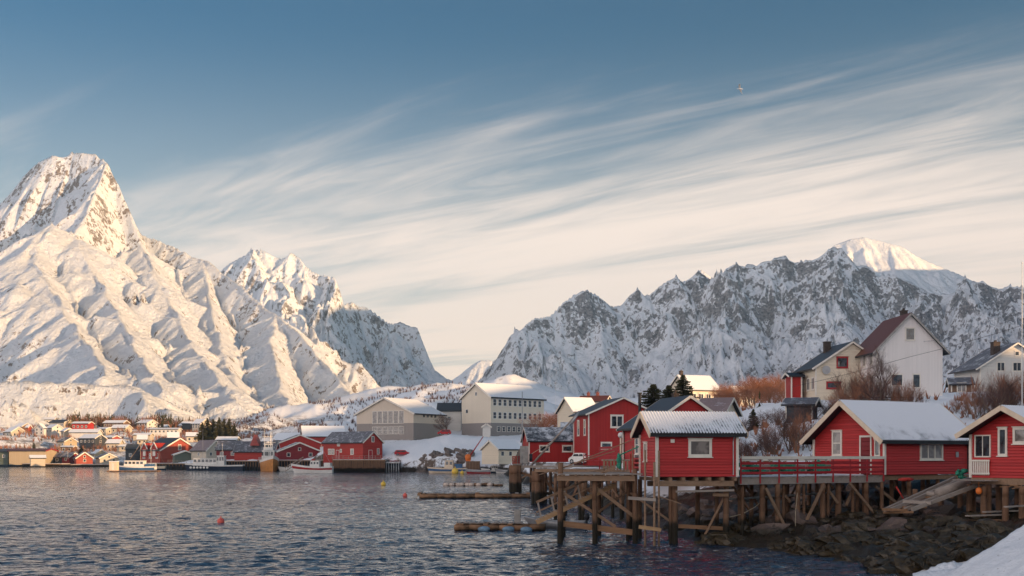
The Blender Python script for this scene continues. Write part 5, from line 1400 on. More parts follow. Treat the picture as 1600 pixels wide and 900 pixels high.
for px, Y, r_, zt in ((876, 64.6, .16, 4.5), (929, 64.6, .15, 3.6), (936, 70.3, .14, 3.6), (992, 64.7, .15, 4.15), (985, 70.5, .15, 3.6), (880, 70.5, .15, 3.6), (1048, 64.6, .12, 3.45), (1054.5, 64.4, .16, 3.45), (1048, 67.8, .14, 3.45),
                      (1120, 68.0, .13, 3.45), (1135, 65.2, .17, 3.45), (982, 66.4, .12, 3.5), (1000, 68.5, .14, 3.5), (1090, 68.6, .14, 3.45)):
    L2(pile(t2, X_of(px, Y), Y, zt, r_))
for px, y0, y1, Y, r_ in ((1008, 703, 856, 62.6, .055), (1022.5, 722, 857, 62.4, .065), (1029.5, 704, 855, 62.8, .055)):
    q = MB(); a = pz(px, y0, Y); b_ = pz(px, y1, Y); b_.z = -1.0; q.tube(b_, a, r_ * 1.2, r_, 7); L2(part(q, 'mooring_pole', 'beam', t2, True))
for a in ((pz(981, 778, 62.4), pz(1025, 781, 62.3), .06, .17, 'plank'), (pz(998, 823, 62.3), pz(1033, 828, 62.2), .06, .2, 'newwood'), (pz(1056, 768, 64.0), pz(1147, 766, 64.6), .08, .11, 'plank'), (pz(1114, 773, 64.7), pz(1138, 773.5, 64.9), .1, .18, 'beam'),
          (pz(879, 818, 64.9), pz(990, 832, 64.9), .2, .32, 'oldwood'), (pz(1060, 822, 66.5), pz(1136, 826, 66.5), .12, .22, 'oldwood')): L2(beam(t2, *a[:4], a[4], 'cross_board'))
for a in ((pz(880, 770, 64.9), pz(962, 823, 65.1), .16), (pz(931, 762, 64.9), pz(989, 806, 65.2), .19), (pz(1030, 776, 63.2), pz(1064, 787, 63.4), .06), (pz(1131, 778, 65.4), pz(1098, 843, 66), .13), (pz(985, 770, 66), pz(1048, 815, 66), .13), (pz(935, 800, 70), pz(985, 765, 70), .14)): L2(beam(t2, a[0], a[1], .09, a[2], 'beam', 'brace'))

# gangway down to the float
g = empty('gangway', pz(838, 815, 66), 0, 'wooden gangway with a leaning handrail running down to the float', 'gangway')
LG = Local(g)
for dY in (0.0, 1.3):
    a = pz(838, 816, 66 + dY); b_ = pz(962, 757, 66 + dY)
    LG(beam(g, a, b_, .09, .28, 'newwood', 'stringer'))
    ra = a + W3(.0, 0, 1.15); rb = b_ + W3(0, 0, 1.0)
    LG(beam(g, ra, rb, .06, .12, 'beam', 'handrail'))
    LG(beam(g, a.lerp(ra, .5), b_.lerp(rb, .5), .04, .08, 'beam', 'rail'))
    for k in range(6):
        c = a.lerp(b_, (k + .4) / 6); e = ra.lerp(rb, (k + .1) / 6); LG(beam(g, c, e, .06, .1, 'plank', 'baluster'))
q = MB(); a = pz(838, 816, 66); b_ = pz(962, 757, 66)
for k in range(22):
    c = a.lerp(b_, (k + .5) / 22); q.beam(c + W3(0, -.05, .1), c + W3(0, 1.35, .1), .16, .04)
LG(part(q, 'tread', 'plank', g))

# skiff with outboard behind the gangway
bt_ = boat('skiff', 'small pale skiff with a black outboard tied behind the gangway', 'boat', 872, 818, 78, 3.6, 1.4, .40, R(172), ('metal', 'metal', 'plank', 'metal'), None, sheer=.35)
q = MB(); q.blob((-1.95, 0, .78), (.2, .16, .26), 3, 2, .1); q.box(-2.0, -1.86, -.06, .06, -.3, .62); part(q, 'outboard_motor', 'black', bt_, True)
q = MB(); q.box(-.9, -.6, -.62, .62, .28, .33); part(q, 'thwart', 'plank', bt_)
q = MB(); q.box(.5, .8, -.55, .55, .28, .33); part(q, 'thwart', 'plank', bt_)

# ------------------------------------------------------------------ floats
def float_dock(label, px0, px1, py, Y, w_, logs, fenders, fmat, frs, h=.42, group='timber floats moored off the piers'):
    a = pt(px0, py, Y); b_ = pt(px1, py, Y); L = (b_ - a).length
    root = empty('float', ((a.x + b_.x) / 2, Y, 0), 0, label, 'float', group)
    for k in range(logs):
        y = -w_ / 2 + w_ * k / (logs - 1)
        q = MB(); n = 6
        for i in range(n):
            x0 = -L / 2 + L * i / n; x1 = -L / 2 + L * (i + 1) / n
            q.tube((x0, y, h * .45 + rnd.uniform(-.02, .02)), (x1, y, h * .45), h * .48, h * .46, 9)
        part(q, 'log', 'oldwood', root, True)
    for i in range(int(L / 1.6)):
        x = -L / 2 + .3 + i * 1.6; q = MB(); q.box(x, x + .3, -w_ / 2 - .1, w_ / 2 + .1, h * .9, h * .9 + .08); part(q, 'crosspiece', 'oldwood', root)
    q = MB()
    for i in range(int(L / .5)):
        if rnd.random() < .5: x = -L / 2 + i * .5; q = MB(); q.box(x, x + .4, -w_ / 2 + .25, w_ / 2 - .1, h * .9 + .085, h * .9 + .125); part(q, 'plank', 'plank', root)
    for fx, fz in fenders:
        q = MB(); q.blob((-L / 2 + L * fx, -w_ / 2 - .18, fz), frs, int(fx * 50), 2, .06); part(q, 'fender', fmat, root, True)
    return root
f1 = float_dock('rust brown log float with three blue grey fenders and a short post', 712, 852, 824, 76, 1.7, 4, ((.33, .12), (.6, .12), (.8, .1)), 'fender', (.42, .2, .2))
f1.rotation_euler.z = R(-4)
q = MB(); q.box(.9, 1.3, .3, .65, .3, 1.35); part(q, 'post', 'conc', f1)
f2 = float_dock('longest dark brown float made of two end to end timber frames', 657, 828, 776, 134, 3.0, 2, (), 'float', (.2, .2, .2), .5)
for k in (-.5, .02, .48): q = MB(); q.box(12.8 * k - .2, 12.8 * k + .2, -1.4, 1.4, .3, .62); part(q, 'crosspiece', 'oldwood', f2)
q = MB(); q.tube((-6.2, 0, .5), (-7.2, -.3, -.2), .04, n=5); part(q, 'mooring_rope', 'rope', f2)
f3 = float_dock('far log float edged with a row of pale round buoys', 693, 772, 757, 188, 1.8, 3, ((.06, .2), (.17, .2), (.3, .2), (.36, .2), (.48, .2), (.55, .2), (.7, .2), (.92, .2)), 'float', (.5, .3, .32), .45)
q = MB(); q.tube((8.3 - 1.2, 0, .5), (8.3 + 3.6, 0, 2.9), .12, n=7); part(q, 'gangplank', 'beam', f3)
float_dock('short dark float end lying right of the row of pale buoys', 772, 786, 758, 186, 1.2, 2, (), 'float', (.2, .2, .2), .3)

# ------------------------------------------------------------------ middle piers
t3 = empty('boathouse_pier', (4, 155, 0), 0, 'tall pier with a cluster of thick fender piles in front of the low boathouse', 'pier')
L3 = Local(t3)
for px, Y, w_ in ((807, 157, .3), (880, 156, .3), (845, 157, .3)): pass
L3(beam(t3, pz(799, 729, 155.5), pz(1003, 729, 150), .4, .35, 'plank'))
L3(beam(t3, pz(799, 729, 164), pz(1003, 729, 160), .4, .35, 'plank'))
q = MB()
for i in range(34):
    a = pz(800 + i * 6, 727.2, 155.5); q.box(a.x, a.x + .48, 155.4 - i * .16, 165.5 - i * .12, 3.72, 3.80)
L3(part(q, 'deck', 'plank', t3))
for px, Y, r_ in ((800, 155, .42), (805, 154.7, .45), (810, 155, .42), (803, 156, .4), (835, 156, .22), (852, 156, .25), (868, 155, .2), (900, 154, .2), (925, 153, .2), (950, 152, .2), (975, 151, .2), (830, 162, .22), (880, 161, .22), (930, 160, .22)):
    L3(pile(t3, X_of(px, Y), Y, 3.6, r_))
L3(beam(t3, pz(812, 738, 155.4), pz(840, 748, 155.4), .12, .3, 'pile', 'brace')); L3(beam(t3, pz(840, 735, 155.4), pz(870, 760, 155.4), .12, .3, 'pile', 'brace'))
for sx, c_ in ((804, 'orange_red'), (813, 'maroon')):
    o = empty('slatted_crate', pz(sx, 726, 155.6), 0, {'orange_red': 'orange red slatted crate on the pier corner', 'maroon': 'dark maroon slatted crate beside the orange red one'}[c_], 'crate')
    o.location.z = 3.805
    for k in range(4): q = MB(); q.box(-.33, .33, -.3, .3, .02 + k * .27, .22 + k * .27); part(q, 'slat', c_, o)
    for sx_ in (-.28, .28): q = MB(); q.box(sx_ - .04, sx_ + .04, .301, .36, 0, 1.05); part(q, 'post', c_, o)

t4 = empty('landing_stage', (6, 118, 0), 0, 'rough landing stage with split mossy piles between the float and the near platform', 'pier')
L4 = Local(t4)
L4(beam(t4, pz(836, 735, 116), pz(985, 737, 112), .3, .32, 'beam')); L4(beam(t4, pz(836, 735, 122), pz(985, 737, 118), .3, .32, 'beam'))
for px, Y, r_ in ((835, 117, .3), (840, 116.6, .34), (845.5, 117.2, .3), (852, 119, .2), (880, 116, .2), (915, 115, .2), (950, 114, .2), (978, 113, .22), (860, 121, .18), (905, 121, .18)):
    L4(pile(t4, X_of(px, Y), Y, 3.35, r_))
for a in ((848, 745, 885, 792, 118), (860, 790, 890, 745, 119), (850, 770, 900, 780, 117.5), (890, 740, 930, 775, 117)): L4(beam(t4, pz(a[0], a[1], a[4]), pz(a[2], a[3], a[4]), .12, .26, 'pile', 'brace'))
q = MB()
for i in range(18):
    a = pz(840 + i * 8, 733, 116); q.box(a.x, a.x + .42, 115.6 - i * .12, 121 - i * .1, 3.52, 3.59)
L4(part(q, 'deck', 'plank', t4))
q = MB()
for k in range(5): q.blob((X_of(900 + k * 7, 117), 116.5, 3.64), (.7, .5, .1), k, 2, .3)
L4(part(q, 'snow_cover', 'snow', t4, True))
for k in range(26):
    px = rnd.uniform(855, 1000); Y = rnd.uniform(76, 112)
    if k % 3: L4(pile(t4, X_of(px, Y), Y, rnd.uniform(2.9, 3.4), rnd.uniform(.08, .15)))
    else:
        a = pz(px, rnd.uniform(745, 760), Y); b_ = pz(px + rnd.uniform(-45, 45), rnd.uniform(775, 800), Y + rnd.uniform(-3, 3)); L4(beam(t4, a, b_, .1, .18, 'pile', 'brace'))
# leaning poles and rope coils on that stage
for k, (x0, y0, x1, y1, lb) in enumerate(((868, 736, 1003, 681, 'long thin pole leaning up towards the tall red house'), (842, 742, 960, 705, 'thin pole lying below the long leaning pole'), (905, 741, 968, 727, 'short plank pole across the landing stage'))):
    q = MB(); a = pz(x0, y0, 100 - k * 3); b_ = pz(x1, y1, 92 - k * 3); q.tube(a, b_, .05, .035, 6); tag(part(q, 'wooden_pole', 'beam', None, True), lb, 'pole', 'thin poles lying on the landing stage')

# derrick beside the boathouse
dr = empty('derrick', pz(829, 726, 154), 0, 'slanting wooden derrick boom leaning over the low boathouse roof', 'derrick'); dr.location.z = 3.8
LD = Local(dr)
q = MB(); q.tube(pz(831, 726, 154), pz(905, 643, 150), .17, .1, 8); LD(part(q, 'boom', 'plank', dr, True))
q = MB(); q.tube(pz(816, 727, 154), pz(816, 612, 154), .07, .05, 7); LD(part(q, 'mast', 'metal', dr, True))
q = MB(); q.tube(pz(905, 643, 150), pz(893, 662, 150), .15, .2, 8); LD(part(q, 'hook_block', 'metal', dr, True))
q = MB(); q.beam(pz(819, 724, 154), pz(819, 697, 154), 1.1, .12); LD(part(q, 'winch_plate', 'conc', dr))
q = MB(); q.tube(pz(827, 715, 153.8), pz(832, 715, 153.8), .5, .5, 12); LD(part(q, 'winch_drum', 'black', dr))
q = MB(); q.tube(pz(826, 712, 154), pz(862, 690, 153), .03, n=5); LD(part(q, 'cable', 'rope', dr))

# small yard behind the landing: fence, lamp, lattice posts with a net, red gate
yd = empty('board_fence', pz(970, 715, 108), 0, 'red board fence in front of the tall red house', 'fence'); LY = Local(yd)
for k in range(5): LY(beam(yd, pz(936, 700 + k * 4.1, 110), pz(1004, 698 + k * 4.3, 104), .05, .21, 'trim_red', 'board'))
for px in (937, 953, 970, 987, 1003): LY(beam(yd, W3(X_of(px, 110 - (px - 936) * .088) , 110.1 - (px - 936) * .088, 3.6), W3(X_of(px, 110 - (px - 936) * .088), 110.1 - (px - 936) * .088, Z_of(698, 108)), .1, .1, 'trim_red', 'post'))
yr = empty('red_railing', pz(925, 722, 125), 0, 'open red rail with thin posts left of the board fence', 'railing'); LR = Local(yr)
for k in range(3): LR(beam(yr, pz(912, 712 + k * 4, 128), pz(942, 711 + k * 4, 124), .05, .1, 'trim_red', 'rail'))
for px in (912, 927, 942): LR(beam(yr, pz(px, 727, 127 - (px - 912) * .1), pz(px, 709, 127 - (px - 912) * .1), .08, .08, 'trim_red', 'post'))
lp = empty('globe_lamp', pz(970, 715, 106), 0, 'white globe lamp on a short pale post by the red house', 'street lamp'); LL = Local(lp)
q = MB(); q.tube(pz(970, 718, 106), pz(970, 683, 106), .1, .08, 8); LL(part(q, 'pole', 'cream_trim', lp, True))
q = MB(); q.blob(pz(970, 680, 106), .27, 1, 3, 0.0); LL(part(q, 'lamp_globe', 'white', lp, True))
lt = empty('lattice_fence', pz(970, 737, 92), 0, 'row of short upright stakes on the landing beside the corrugated cabin', 'fence'); LT = Local(lt)
for k in range(9):
    px = 944 + k * 5.2; LT(beam(lt, pz(px, 739, 90), pz(px, 718 + (k % 3), 90), .14, .14, 'beam', 'stake'))
LT(beam(lt, pz(940, 719, 90.1), pz(992, 719, 90.1), .06, .12, 'plank', 'rail'))
q = MB()
for k in range(9): q.blob(pz(966 + (k % 3) * 1.2, 712 + k * 2.2, 86), (.14, .12, .2), k, 1, .5)
tag(part(q, 'fishing_net', 'net', None, True), 'bright green net hanging from the stake fence', 'fishing net')
q = MB(); q.tube(pz(966, 712, 86), pz(1002, 696, 84), .05, n=6); tag(part(q, 'green_pole', 'net', None), 'green pole slanting from the net up to the cabin', 'pole')
gt = empty('red_gate', pz(990, 738, 66.5), 0, 'orange red gate posts and slats at the corner of the landing', 'gate'); LGt = Local(gt)
for px in (985.5, 989): LGt(beam(gt, pz(px, 740, 67), pz(px, 709, 67), .09, .09, 'orange_red', 'post'))
for k in range(4): LGt(beam(gt, pz(991, 713 + k * 7, 68), pz(1003, 713 + k * 7, 69), .04, .16, 'orange_red' if k else 'trim', 'slat'))
q = MB(); q.tube(pz(988.5, 741, 66.3), pz(988.5, 697, 66.3), .035, n=6); LGt(part(q, 'pole', 'beam', gt))

# parked van seen between the boathouse and the fence
def vehicle(name, label, px, py, Y, L, W, H, rz, paint, hood=.28, z=None):
    p = pt(px, py, Y); root = empty(name, (p.x, Y, gz(p.x, Y) if z is None else z), rz, label, 'car' if name != 'parked_van' else 'van')
    prof_ = [(-L / 2, .35), (-L / 2 + .03, .75), (-L / 2 + .10, .98), (-L / 2 + .35, H * .93), (-L / 2 + .7, H), (L * .12, H), (L * (.5 - hood) + .1, H * .86) if False else (L * .22, H * .95), (L * (.5 - hood * .6), .98), (L / 2 - .18, .86), (L / 2, .62), (L / 2, .32)]
    mb = MB(); rings = []
    for (yy, ins) in ((-W / 2, .04), (-W / 2 + .06, 0), (W / 2 - .06, 0), (W / 2, .04)):
        ring = []
        for x, z_ in prof_:
            k = max(0, z_ - .9) * .16
            ring.append((x * (1 - ins * .3), yy * (1 - k), z_ - (ins if z_ > .5 else 0)))
        ring += [(L / 2 - .2, yy, .24), (-L / 2 + .2, yy, .24)]
        rings.append(ring)
    mb.rings(rings); part(mb, 'body', paint, root, False)
    for sg in (-1, 1):
        yy = sg * (W / 2 - .025)
        for x0, x1 in ((-L / 2 + .5, -L * .12), (-L * .09, L * .2)):
            q = MB(); q.add([(x0, yy, 1.0), (x1 + .12, yy, 1.0), (x1, yy * .955, H * .89), (x0 + .1, yy * .955, H * .89)], [(0, 1, 2, 3)]); q.v = [(a, b_ + sg * .015, c) for a, b_, c in q.v]; part(q, 'window', 'carglass', root)
        for x in (-L * .31, L * .31):
            q = MB(); q.tube((x, sg * (W / 2 - .2), .32), (x, sg * (W / 2 + .01), .32), .32, .32, 16); wl = part(q, 'wheel', 'rubber', root)
            q = MB(); q.tube((x, sg * (W / 2), .32), (x, sg * (W / 2 + .02), .32), .19, .17, 12); part(q, 'rim', 'metal', wl)
    q = MB(); q.add([(-L / 2 + .12, -W * .4, 1.02), (-L / 2 + .12, W * .4, 1.02), (-L / 2 + .33, W * .38, H * .9), (-L / 2 + .33, -W * .38, H * .9)], [(0, 1, 2, 3)]); q.v = [(a - .02, b_, c) for a, b_, c in q.v]; part(q, 'rear_window', 'carglass', root)
    for sg in (-1, 1):
        q = MB(); q.box(-L / 2 - .01, -L / 2 + .05, sg * W * .4 - .08, sg * W * .4 + .08, .7, .95); part(q, 'tail_light', 'hull_red', root)
        q = MB(); q.box(L / 2 - .05, L / 2 + .01, sg * W * .36 - .14, sg * W * .36 + .14, .6, .74); part(q, 'headlight', 'white', root)
    return root
vehicle('parked_van', 'white van half hidden behind the landing between boathouse and fence', 907, 722, 152, 2.9, 1.5, 1.45, R(140), 'white', z=3.82)
vehicle('parked_car', 'red car parked at the foot of the cream hall', 694, 686, 366, 4.3, 1.8, 1.6, R(190), 'carpaint')
vehicle('parked_car', 'darker red car with snowy ground around it lower down by the quay', 628, 709, 353, 4.6, 1.8, 1.6, R(14), 'carpaint')
vehicle('parked_car', 'red car nose up the bank left of the lower red car', 616, 712, 351, 3.9, 1.7, 1.4, R(30), 'carpaint')

# ------------------------------------------------------------------ slipway in front of the long cabin
sw = empty('slipway', pz(1440, 775, 70), 0, 'old frosted timber slipway sloping down in front of the long cabin', 'slipway'); LS = Local(sw)
A0, A1 = pz(1382, 797, 66), pz(1492, 747, 69); B0, B1 = pz(1425, 796, 62.5), pz(1557, 747, 65)
for a, b_, w_ in ((A0, A1, .14), (A0.lerp(B0, .25), A1.lerp(B1, .25), .12), (A0.lerp(B0, .75), A1.lerp(B1, .75), .12), (B0, B1, .18)): LS(beam(sw, a, b_, .16, .2, 'plank', 'slip_beam'))
for k in range(7): c = A0.lerp(A1, k / 6.5); e = B0.lerp(B1, k / 6.5); LS(beam(sw, c + W3(0, 0, -.14), e + W3(0, 0, -.14), .18, .12, 'oldwood', 'sleeper'))
q = MB(); q.tube(pz(1466, 771, 64.3), pz(1533, 744, 66.5), .27, .24, 12); LS(part(q, 'log', 'plank', sw, True))
q = MB(); q.tube(pz(1448, 771, 65), pz(1468, 773, 64.6), .15, .15, 9); LS(part(q, 'roller', 'plank', sw, True))
LS(beam(sw, pz(1412, 783, 63.8), pz(1456, 786, 62.8), .3, .16, 'plank', 'cross_board')); LS(beam(sw, pz(1381, 796, 65.5), pz(1415, 797, 63.2), .25, .14, 'oldwood', 'cross_board'))
for px, Y in ((1545, 63.5), (1430, 69), (1470, 68.5), (1500, 68), (1520, 65.5)): LS(pile(sw, X_of(px, Y), Y, 2.9 if px < 1530 else 3.3, .16))
t5 = empty('cabin_stilts', (26, 62, 0), 0, 'dark stilts and stacked firewood beams under the cabin with the porch', 'pier'); L5 = Local(t5)
for px, Y, zt in ((1537, 63.2, 3.2), (1571, 61.5, 3.3), (1597, 61, 3.3), (1560, 65, 3.3), (1590, 65, 3.3), (1515, 65.2, 3.3), (1620, 60.5, 3.3)): L5(pile(t5, X_of(px, Y), Y, zt, .17))
a = Vector((28.2, 60, 0)); b_ = a + Vector((-.5, .866, 0)) * 5.0
for k in (0, 2.2, 4.5): L5(beam(t5, a + Vector((cc, ss, 0)) * k + W3(0, 0, 3.5), b_ + Vector((cc, ss, 0)) * k + W3(0, 0, 3.5), .2, .34, 'beam', 'joist'))
q = MB(); o_ = a.lerp(b_, 1.0)
for k in range(5): c = a.lerp(b_, .62) + W3(-.35 - k * .22, -.2 - k * .1, 3.55); e = b_ + W3(-.1 - k * .22, .6 - k * .1, 3.55); q.beam(c, e, .18, .06)
L5(part(q, 'porch_step', 'plank', t5))
for k in range(30): q = MB(); c = a.lerp(b_, rnd.uniform(.1, .55)) + W3(-.1, -.1, 3.18 + rnd.uniform(0, .14)); q.tube(c, c + W3(rnd.uniform(-.4, .4), rnd.uniform(.1, .3), rnd.uniform(-.08, .08)), .035, n=5); L5(part(q, 'firewood_log', 'oldwood', t5))
q = MB()
for k in range(16): q.blob(pz(1503 + rnd.uniform(-7, 7), 744 + rnd.uniform(-9, 4), 66.6 + rnd.uniform(-.15, .15)), (.16, .14, .12), k, 1, .4)
tag(part(q, 'fishing_net', 'net', None, True), 'mint green net bundle hanging at the top of the slipway', 'fishing net')
q = MB(); q.blob(pz(1529.5, 767, 63), (.17, .17, .2), 2, 3, 0.0); q.tube(pz(1529.5, 762, 63), pz(1529.5, 752, 63), .012, n=4); tag(part(q, 'buoy', 'buoy_orange', None, True), 'orange buoy hanging on a rope under the porch cabin', 'buoy')
q = MB(); q.blob(pz(1415, 749, 71.6), (.45, .2, .12), 4, 2, .5); q.beam(pz(1400, 760, 71.5), pz(1412, 780, 71.4), .05, .09); tag(part(q, 'red_cloth', 'cloth_red', None, True), 'crumpled red cloth draped under the long cabin', 'cloth')
for k, (x0, y0, x1, y1, Y, lb) in enumerate(((1511, 806, 1574, 804, 61, 'long grey plank lying on the boulders at lower right'), (1538, 800, 1590, 798, 62, 'plank behind the long grey plank on the boulders'), (1572, 792, 1602, 790, 59.5, 'frosted plank end at the right edge above the boulders'), (1535, 816, 1562, 815, 60, 'short thick timber below the long grey plank'))):
    o = beam(None, pz(x0, y0, Y), pz(x1, y1, Y + 1), .3 if k < 3 else .25, .07 if k < 3 else .25, 'plank' if k < 3 else 'oldwood', 'plank'); tag(o, lb, 'plank')
rb_ = empty('upturned_boat', pz(1352, 772, 84), R(20), 'dark red upturned boat bottom under the deck', 'boat'); rb_.location.z = gz(rb_.location.x, 84) + .1
q = hull_mb(3.6, 1.5, .5, sheer=.2); q.v = [(a, -b_, .75 - c) for a, b_, c in q.v]; q.build('hull', [M['hull_red'], M['hull_red'], M['hull_red'], M['hull_red']], rb_, True)
# fine ropes
for k, (pts, lb) in enumerate((([(1140, 808), (1160, 803), (1180, 792), (1196, 778)], 'pale rope sagging from the pier to the kelp'), ([(1243, 830), (1243, 800), (1246, 770)], 'rope hanging straight down from the deck'))):
    q = MB(); q.path([pz(a, b_, 67) for a, b_ in pts], .02, 5); tag(part(q, 'rope', 'rope', None), lb, 'rope')

# ------------------------------------------------------------------ buoys
for px, py, Y, r_, m_, lb in ((345, 816, 83.5, .26, 'buoy_red', 'coral red round buoy alone on the open water'), (633, 775, 138, .27, 'buoy_red', 'small coral buoy off the end of the longest float'), (599, 755.5, 190, .42, 'buoy_yellow', 'yellow buoy in front of the wharf house quay'), (711, 738.5, 318, .95, 'buoy_yellow', 'big yellow buoy beside the pale work boat'), (722, 741, 312, .5, 'buoy_yellow', 'tiny faded buoy next to the big yellow buoy')):
    root = empty('buoy', (X_of(px, Y), Y, 0), 0, lb, 'buoy')
    q = MB(); q.blob((0, 0, r_ * .55), r_, 1, 3, 0.0); part(q, 'float_ball', m_, root, True)
    q = MB(); q.tube((0, 0, r_ * 1.45), (0, 0, r_ * 1.8), r_ * .14, r_ * .14, 7); q.tube((0, -.02, r_ * 1.8), (0, .02, r_ * 1.8), r_ * .2, n=8); part(q, 'ring', m_, root)

# ------------------------------------------------------------------ boats
fb_ = boat('fishing_boat', 'wooden fishing boat with orange brown lower hull and white bow', 'fishing boat', 421, 736, 366, 15, 5.6, 3.4, R(-70), ('white', 'hull_orange', 'plank', 'white'), None, stripe=1, sheer=1.6, split=.45, bow=1.2)
cabin_part(fb_, 'wheelhouse', -5.2, -.8, 3.6, 3.2, 6.6, wins=4); cabin_part(fb_, 'bridge', -4.2, -1.6, 2.8, 6.7, 8.6, wins=3)
q = MB(); q.tube((2.6, 0, 3.6), (2.6, 0, 12.5), .12, .06, 7); q.tube((2.6, -1.6, 9), (2.6, 1.6, 9), .06, n=5); q.tube((-3, -1.2, 8.6), (-3, -1.2, 13.5), .07, .04, 6); q.tube((-3, 1.2, 8.6), (-3, 1.2, 12.5), .07, .04, 6); q.tube((-3, -1.6, 11), (-3, 1.6, 11), .05, n=5)
q.tube((2.6, 0, 12.3), (7, 0, 5), .03, n=4); q.tube((2.6, 0, 12.3), (-3, -1.2, 12.5), .03, n=4); q.tube((2.6, 0, 12), (-7, 0, 4), .03, n=4)
for k in range(7): q.tube((-3 + k * .1, -1.2, 8.8 + k * .35), (-3 + k * .1, 1.2, 8.8 + k * .35), .03, n=4)
part(q, 'mast', 'white', fb_)
q = MB(); q.blob((-3.0, 0, 9.2), (.5, .5, .35), 1, 2, 0); part(q, 'radar_dome', 'white', fb_, True)
q = MB()
for k in range(9): q.tube((-7 + k * .9, -2.5, 3.4), (-7 + k * .9, -2.5, 4.4), .03, n=4)
q.tube((-7, -2.5, 4.4), (1, -2.5, 4.4), .035, n=4); part(q, 'deck_rail', 'metal', fb_)

mb_ = boat('motor_boat', 'white motor boat with a dark red stripe moored by the quay', 'boat', 490, 739, 327, 11.0, 3.4, 1.7, R(178), ('white', 'white', 'plank', 'hull_red'), None, stripe=3, sheer=.9, split=.5, bow=1.0)
cabin_part(mb_, 'wheelhouse', -1.8, 1.0, 2.2, 1.6, 3.4, wins=3); 
q = MB(); q.box(-5.0, -3.2, -1.5, 1.5, 1.6, 2.9); part(q, 'aft_box', 'white', mb_)
q = MB(); q.tube((-2.2, 0, 3.3), (-2.2, 0, 8.0), .06, .04, 6); q.tube((-2.2, 0, 7.4), (-5, 0, 2.4), .03, n=4); part(q, 'mast', 'metal', mb_)
q = MB(); q.box(-.4, .5, -.5, .5, 3.5, 4.0); part(q, 'life_raft', 'hull_red', mb_)
fer = boat('passenger_boat', 'long dark hulled boat with pale upper deck and row of tyres', 'boat', 336, 735.5, 383, 19, 4.4, 1.7, R(180), ('white', 'hull_navy', 'plank', 'white'), None, stripe=1, sheer=.7, split=.8)
cabin_part(fer, 'saloon', -1.0, 7.0, 3.6, 1.6, 4.0, wins=6); cabin_part(fer, 'wheelhouse', -3.4, -.6, 3.0, 1.6, 4.9, wins=3)
q = MB(); q.tube((-2.4, 0, 5), (-2.4, 0, 9), .07, .04, 6); part(q, 'mast', 'metal', fer)
for k in range(6): q = MB(); q.tube((2.0 + k * 1.1, 2.15, 1.0), (2.0 + k * 1.1, 2.35, 1.0), .38, .38, 12); part(q, 'fender', 'white', fer)
cru = boat('cabin_cruiser', 'white cabin cruiser with blue covers behind a low pontoon', 'boat', 212, 736, 362, 12.5, 3.6, 1.4, R(180), ('white', 'hull_blue', 'plank', 'hull_blue'), None, stripe=3, sheer=.6)
cabin_part(cru, 'wheelhouse', -3.0, 3.4, 2.8, 1.3, 3.3, wins=5)
q = MB(); q.tube((-1.5, 0, 3.4), (-1.5, 0, 8.8), .07, .04, 6); q.tube((-1.5, 0, 8.4), (1.8, 0, 3.8), .04, n=4); part(q, 'mast', 'newwood', cru)
q = MB(); q.box(-5.6, -3.4, -1.4, 1.4, 1.3, 2.3); part(q, 'cover', 'hull_blue', cru)
ctn = empty('pontoon', (X_of(209, 353), 353, 0), 0, 'low brown pontoon with a tall pale container at its left end', 'pontoon')
q = MB(); q.box(-7.9, 7.9, -1.2, 1.2, -.3, .35); part(q, 'deck', 'oldwood', ctn)
for k in range(6): q = MB(); q.box(-7 + k * 2.7, -6.2 + k * 2.7, -1.28, -1.2, -.1, .2); part(q, 'fender', 'rubber', ctn)
bx_ = empty('container', (X_of(178, 353), 353, .35), 0, 'pale upright container box standing on the pontoon', 'container')
q = MB(); q.box(-1.1, 1.2, -1, 1, .0, 2.7); part(q, 'body', 'cream_trim', bx_)
q = MB(); q.box(-.4, .4, -1.04, -1.003, .2, 2.2); part(q, 'door', 'trim', bx_)
q = MB(); q.box(-1.2, 1.3, -1.1, 1.1, 2.705, 2.9); part(q, 'roof', 'snow', bx_)
sl = boat('sailing_boat', 'yellow masted sailing boat beside the fish hall', 'boat', 238, 731, 396, 9, 2.8, 1.2, R(184), ('cream_trim', 'hull_navy', 'plank', 'hull_navy'), (-.15, .18, 1.8, 1.1), mast=((.05, 11),), sheer=.5)
wb = boat('work_boat', 'pale low work boat with a small square wheelhouse', 'boat', 700, 739.5, 322, 10.5, 3.6, 1.35, R(176), ('cream_trim', 'cream_trim', 'plank', 'hull_blue'), None, stripe=3, sheer=.35)
cabin_part(wb, 'wheelhouse', -1.6, 1.0, 2.0, 1.2, 3.6, 'cream_trim', wins=2, roof='white')
q = MB(); q.box(-4.0, -2.0, -1.3, 1.3, 1.2, 2.6); part(q, 'cover', 'hull_blue', wb)
small = [(748, 741, 318, 6.5, 2.2, .9, 177, 'hull_red', 'grey open boat with a dark red waterline'), (770, 737, 326, 6.0, 2.2, 1.0, 200, 'hull_navy', 'pale boat with a windscreen moored under the boat shed'), (790, 738, 322, 5.5, 2.1, .9, 160, 'white', 'white open boat nearest the fender piles'),
         (808, 736, 330, 5.5, 2.0, .9, 185, 'hull_navy', 'navy trimmed dinghy partly behind the fender piles'), (730, 733, 334, 6, 2.2, 1.0, 178, 'white', 'white boat with a grey cover behind the grey open boat'), (455, 733, 362, 7, 2.4, 1.1, 190, 'white', 'snow covered boat lying under the maroon gable')]
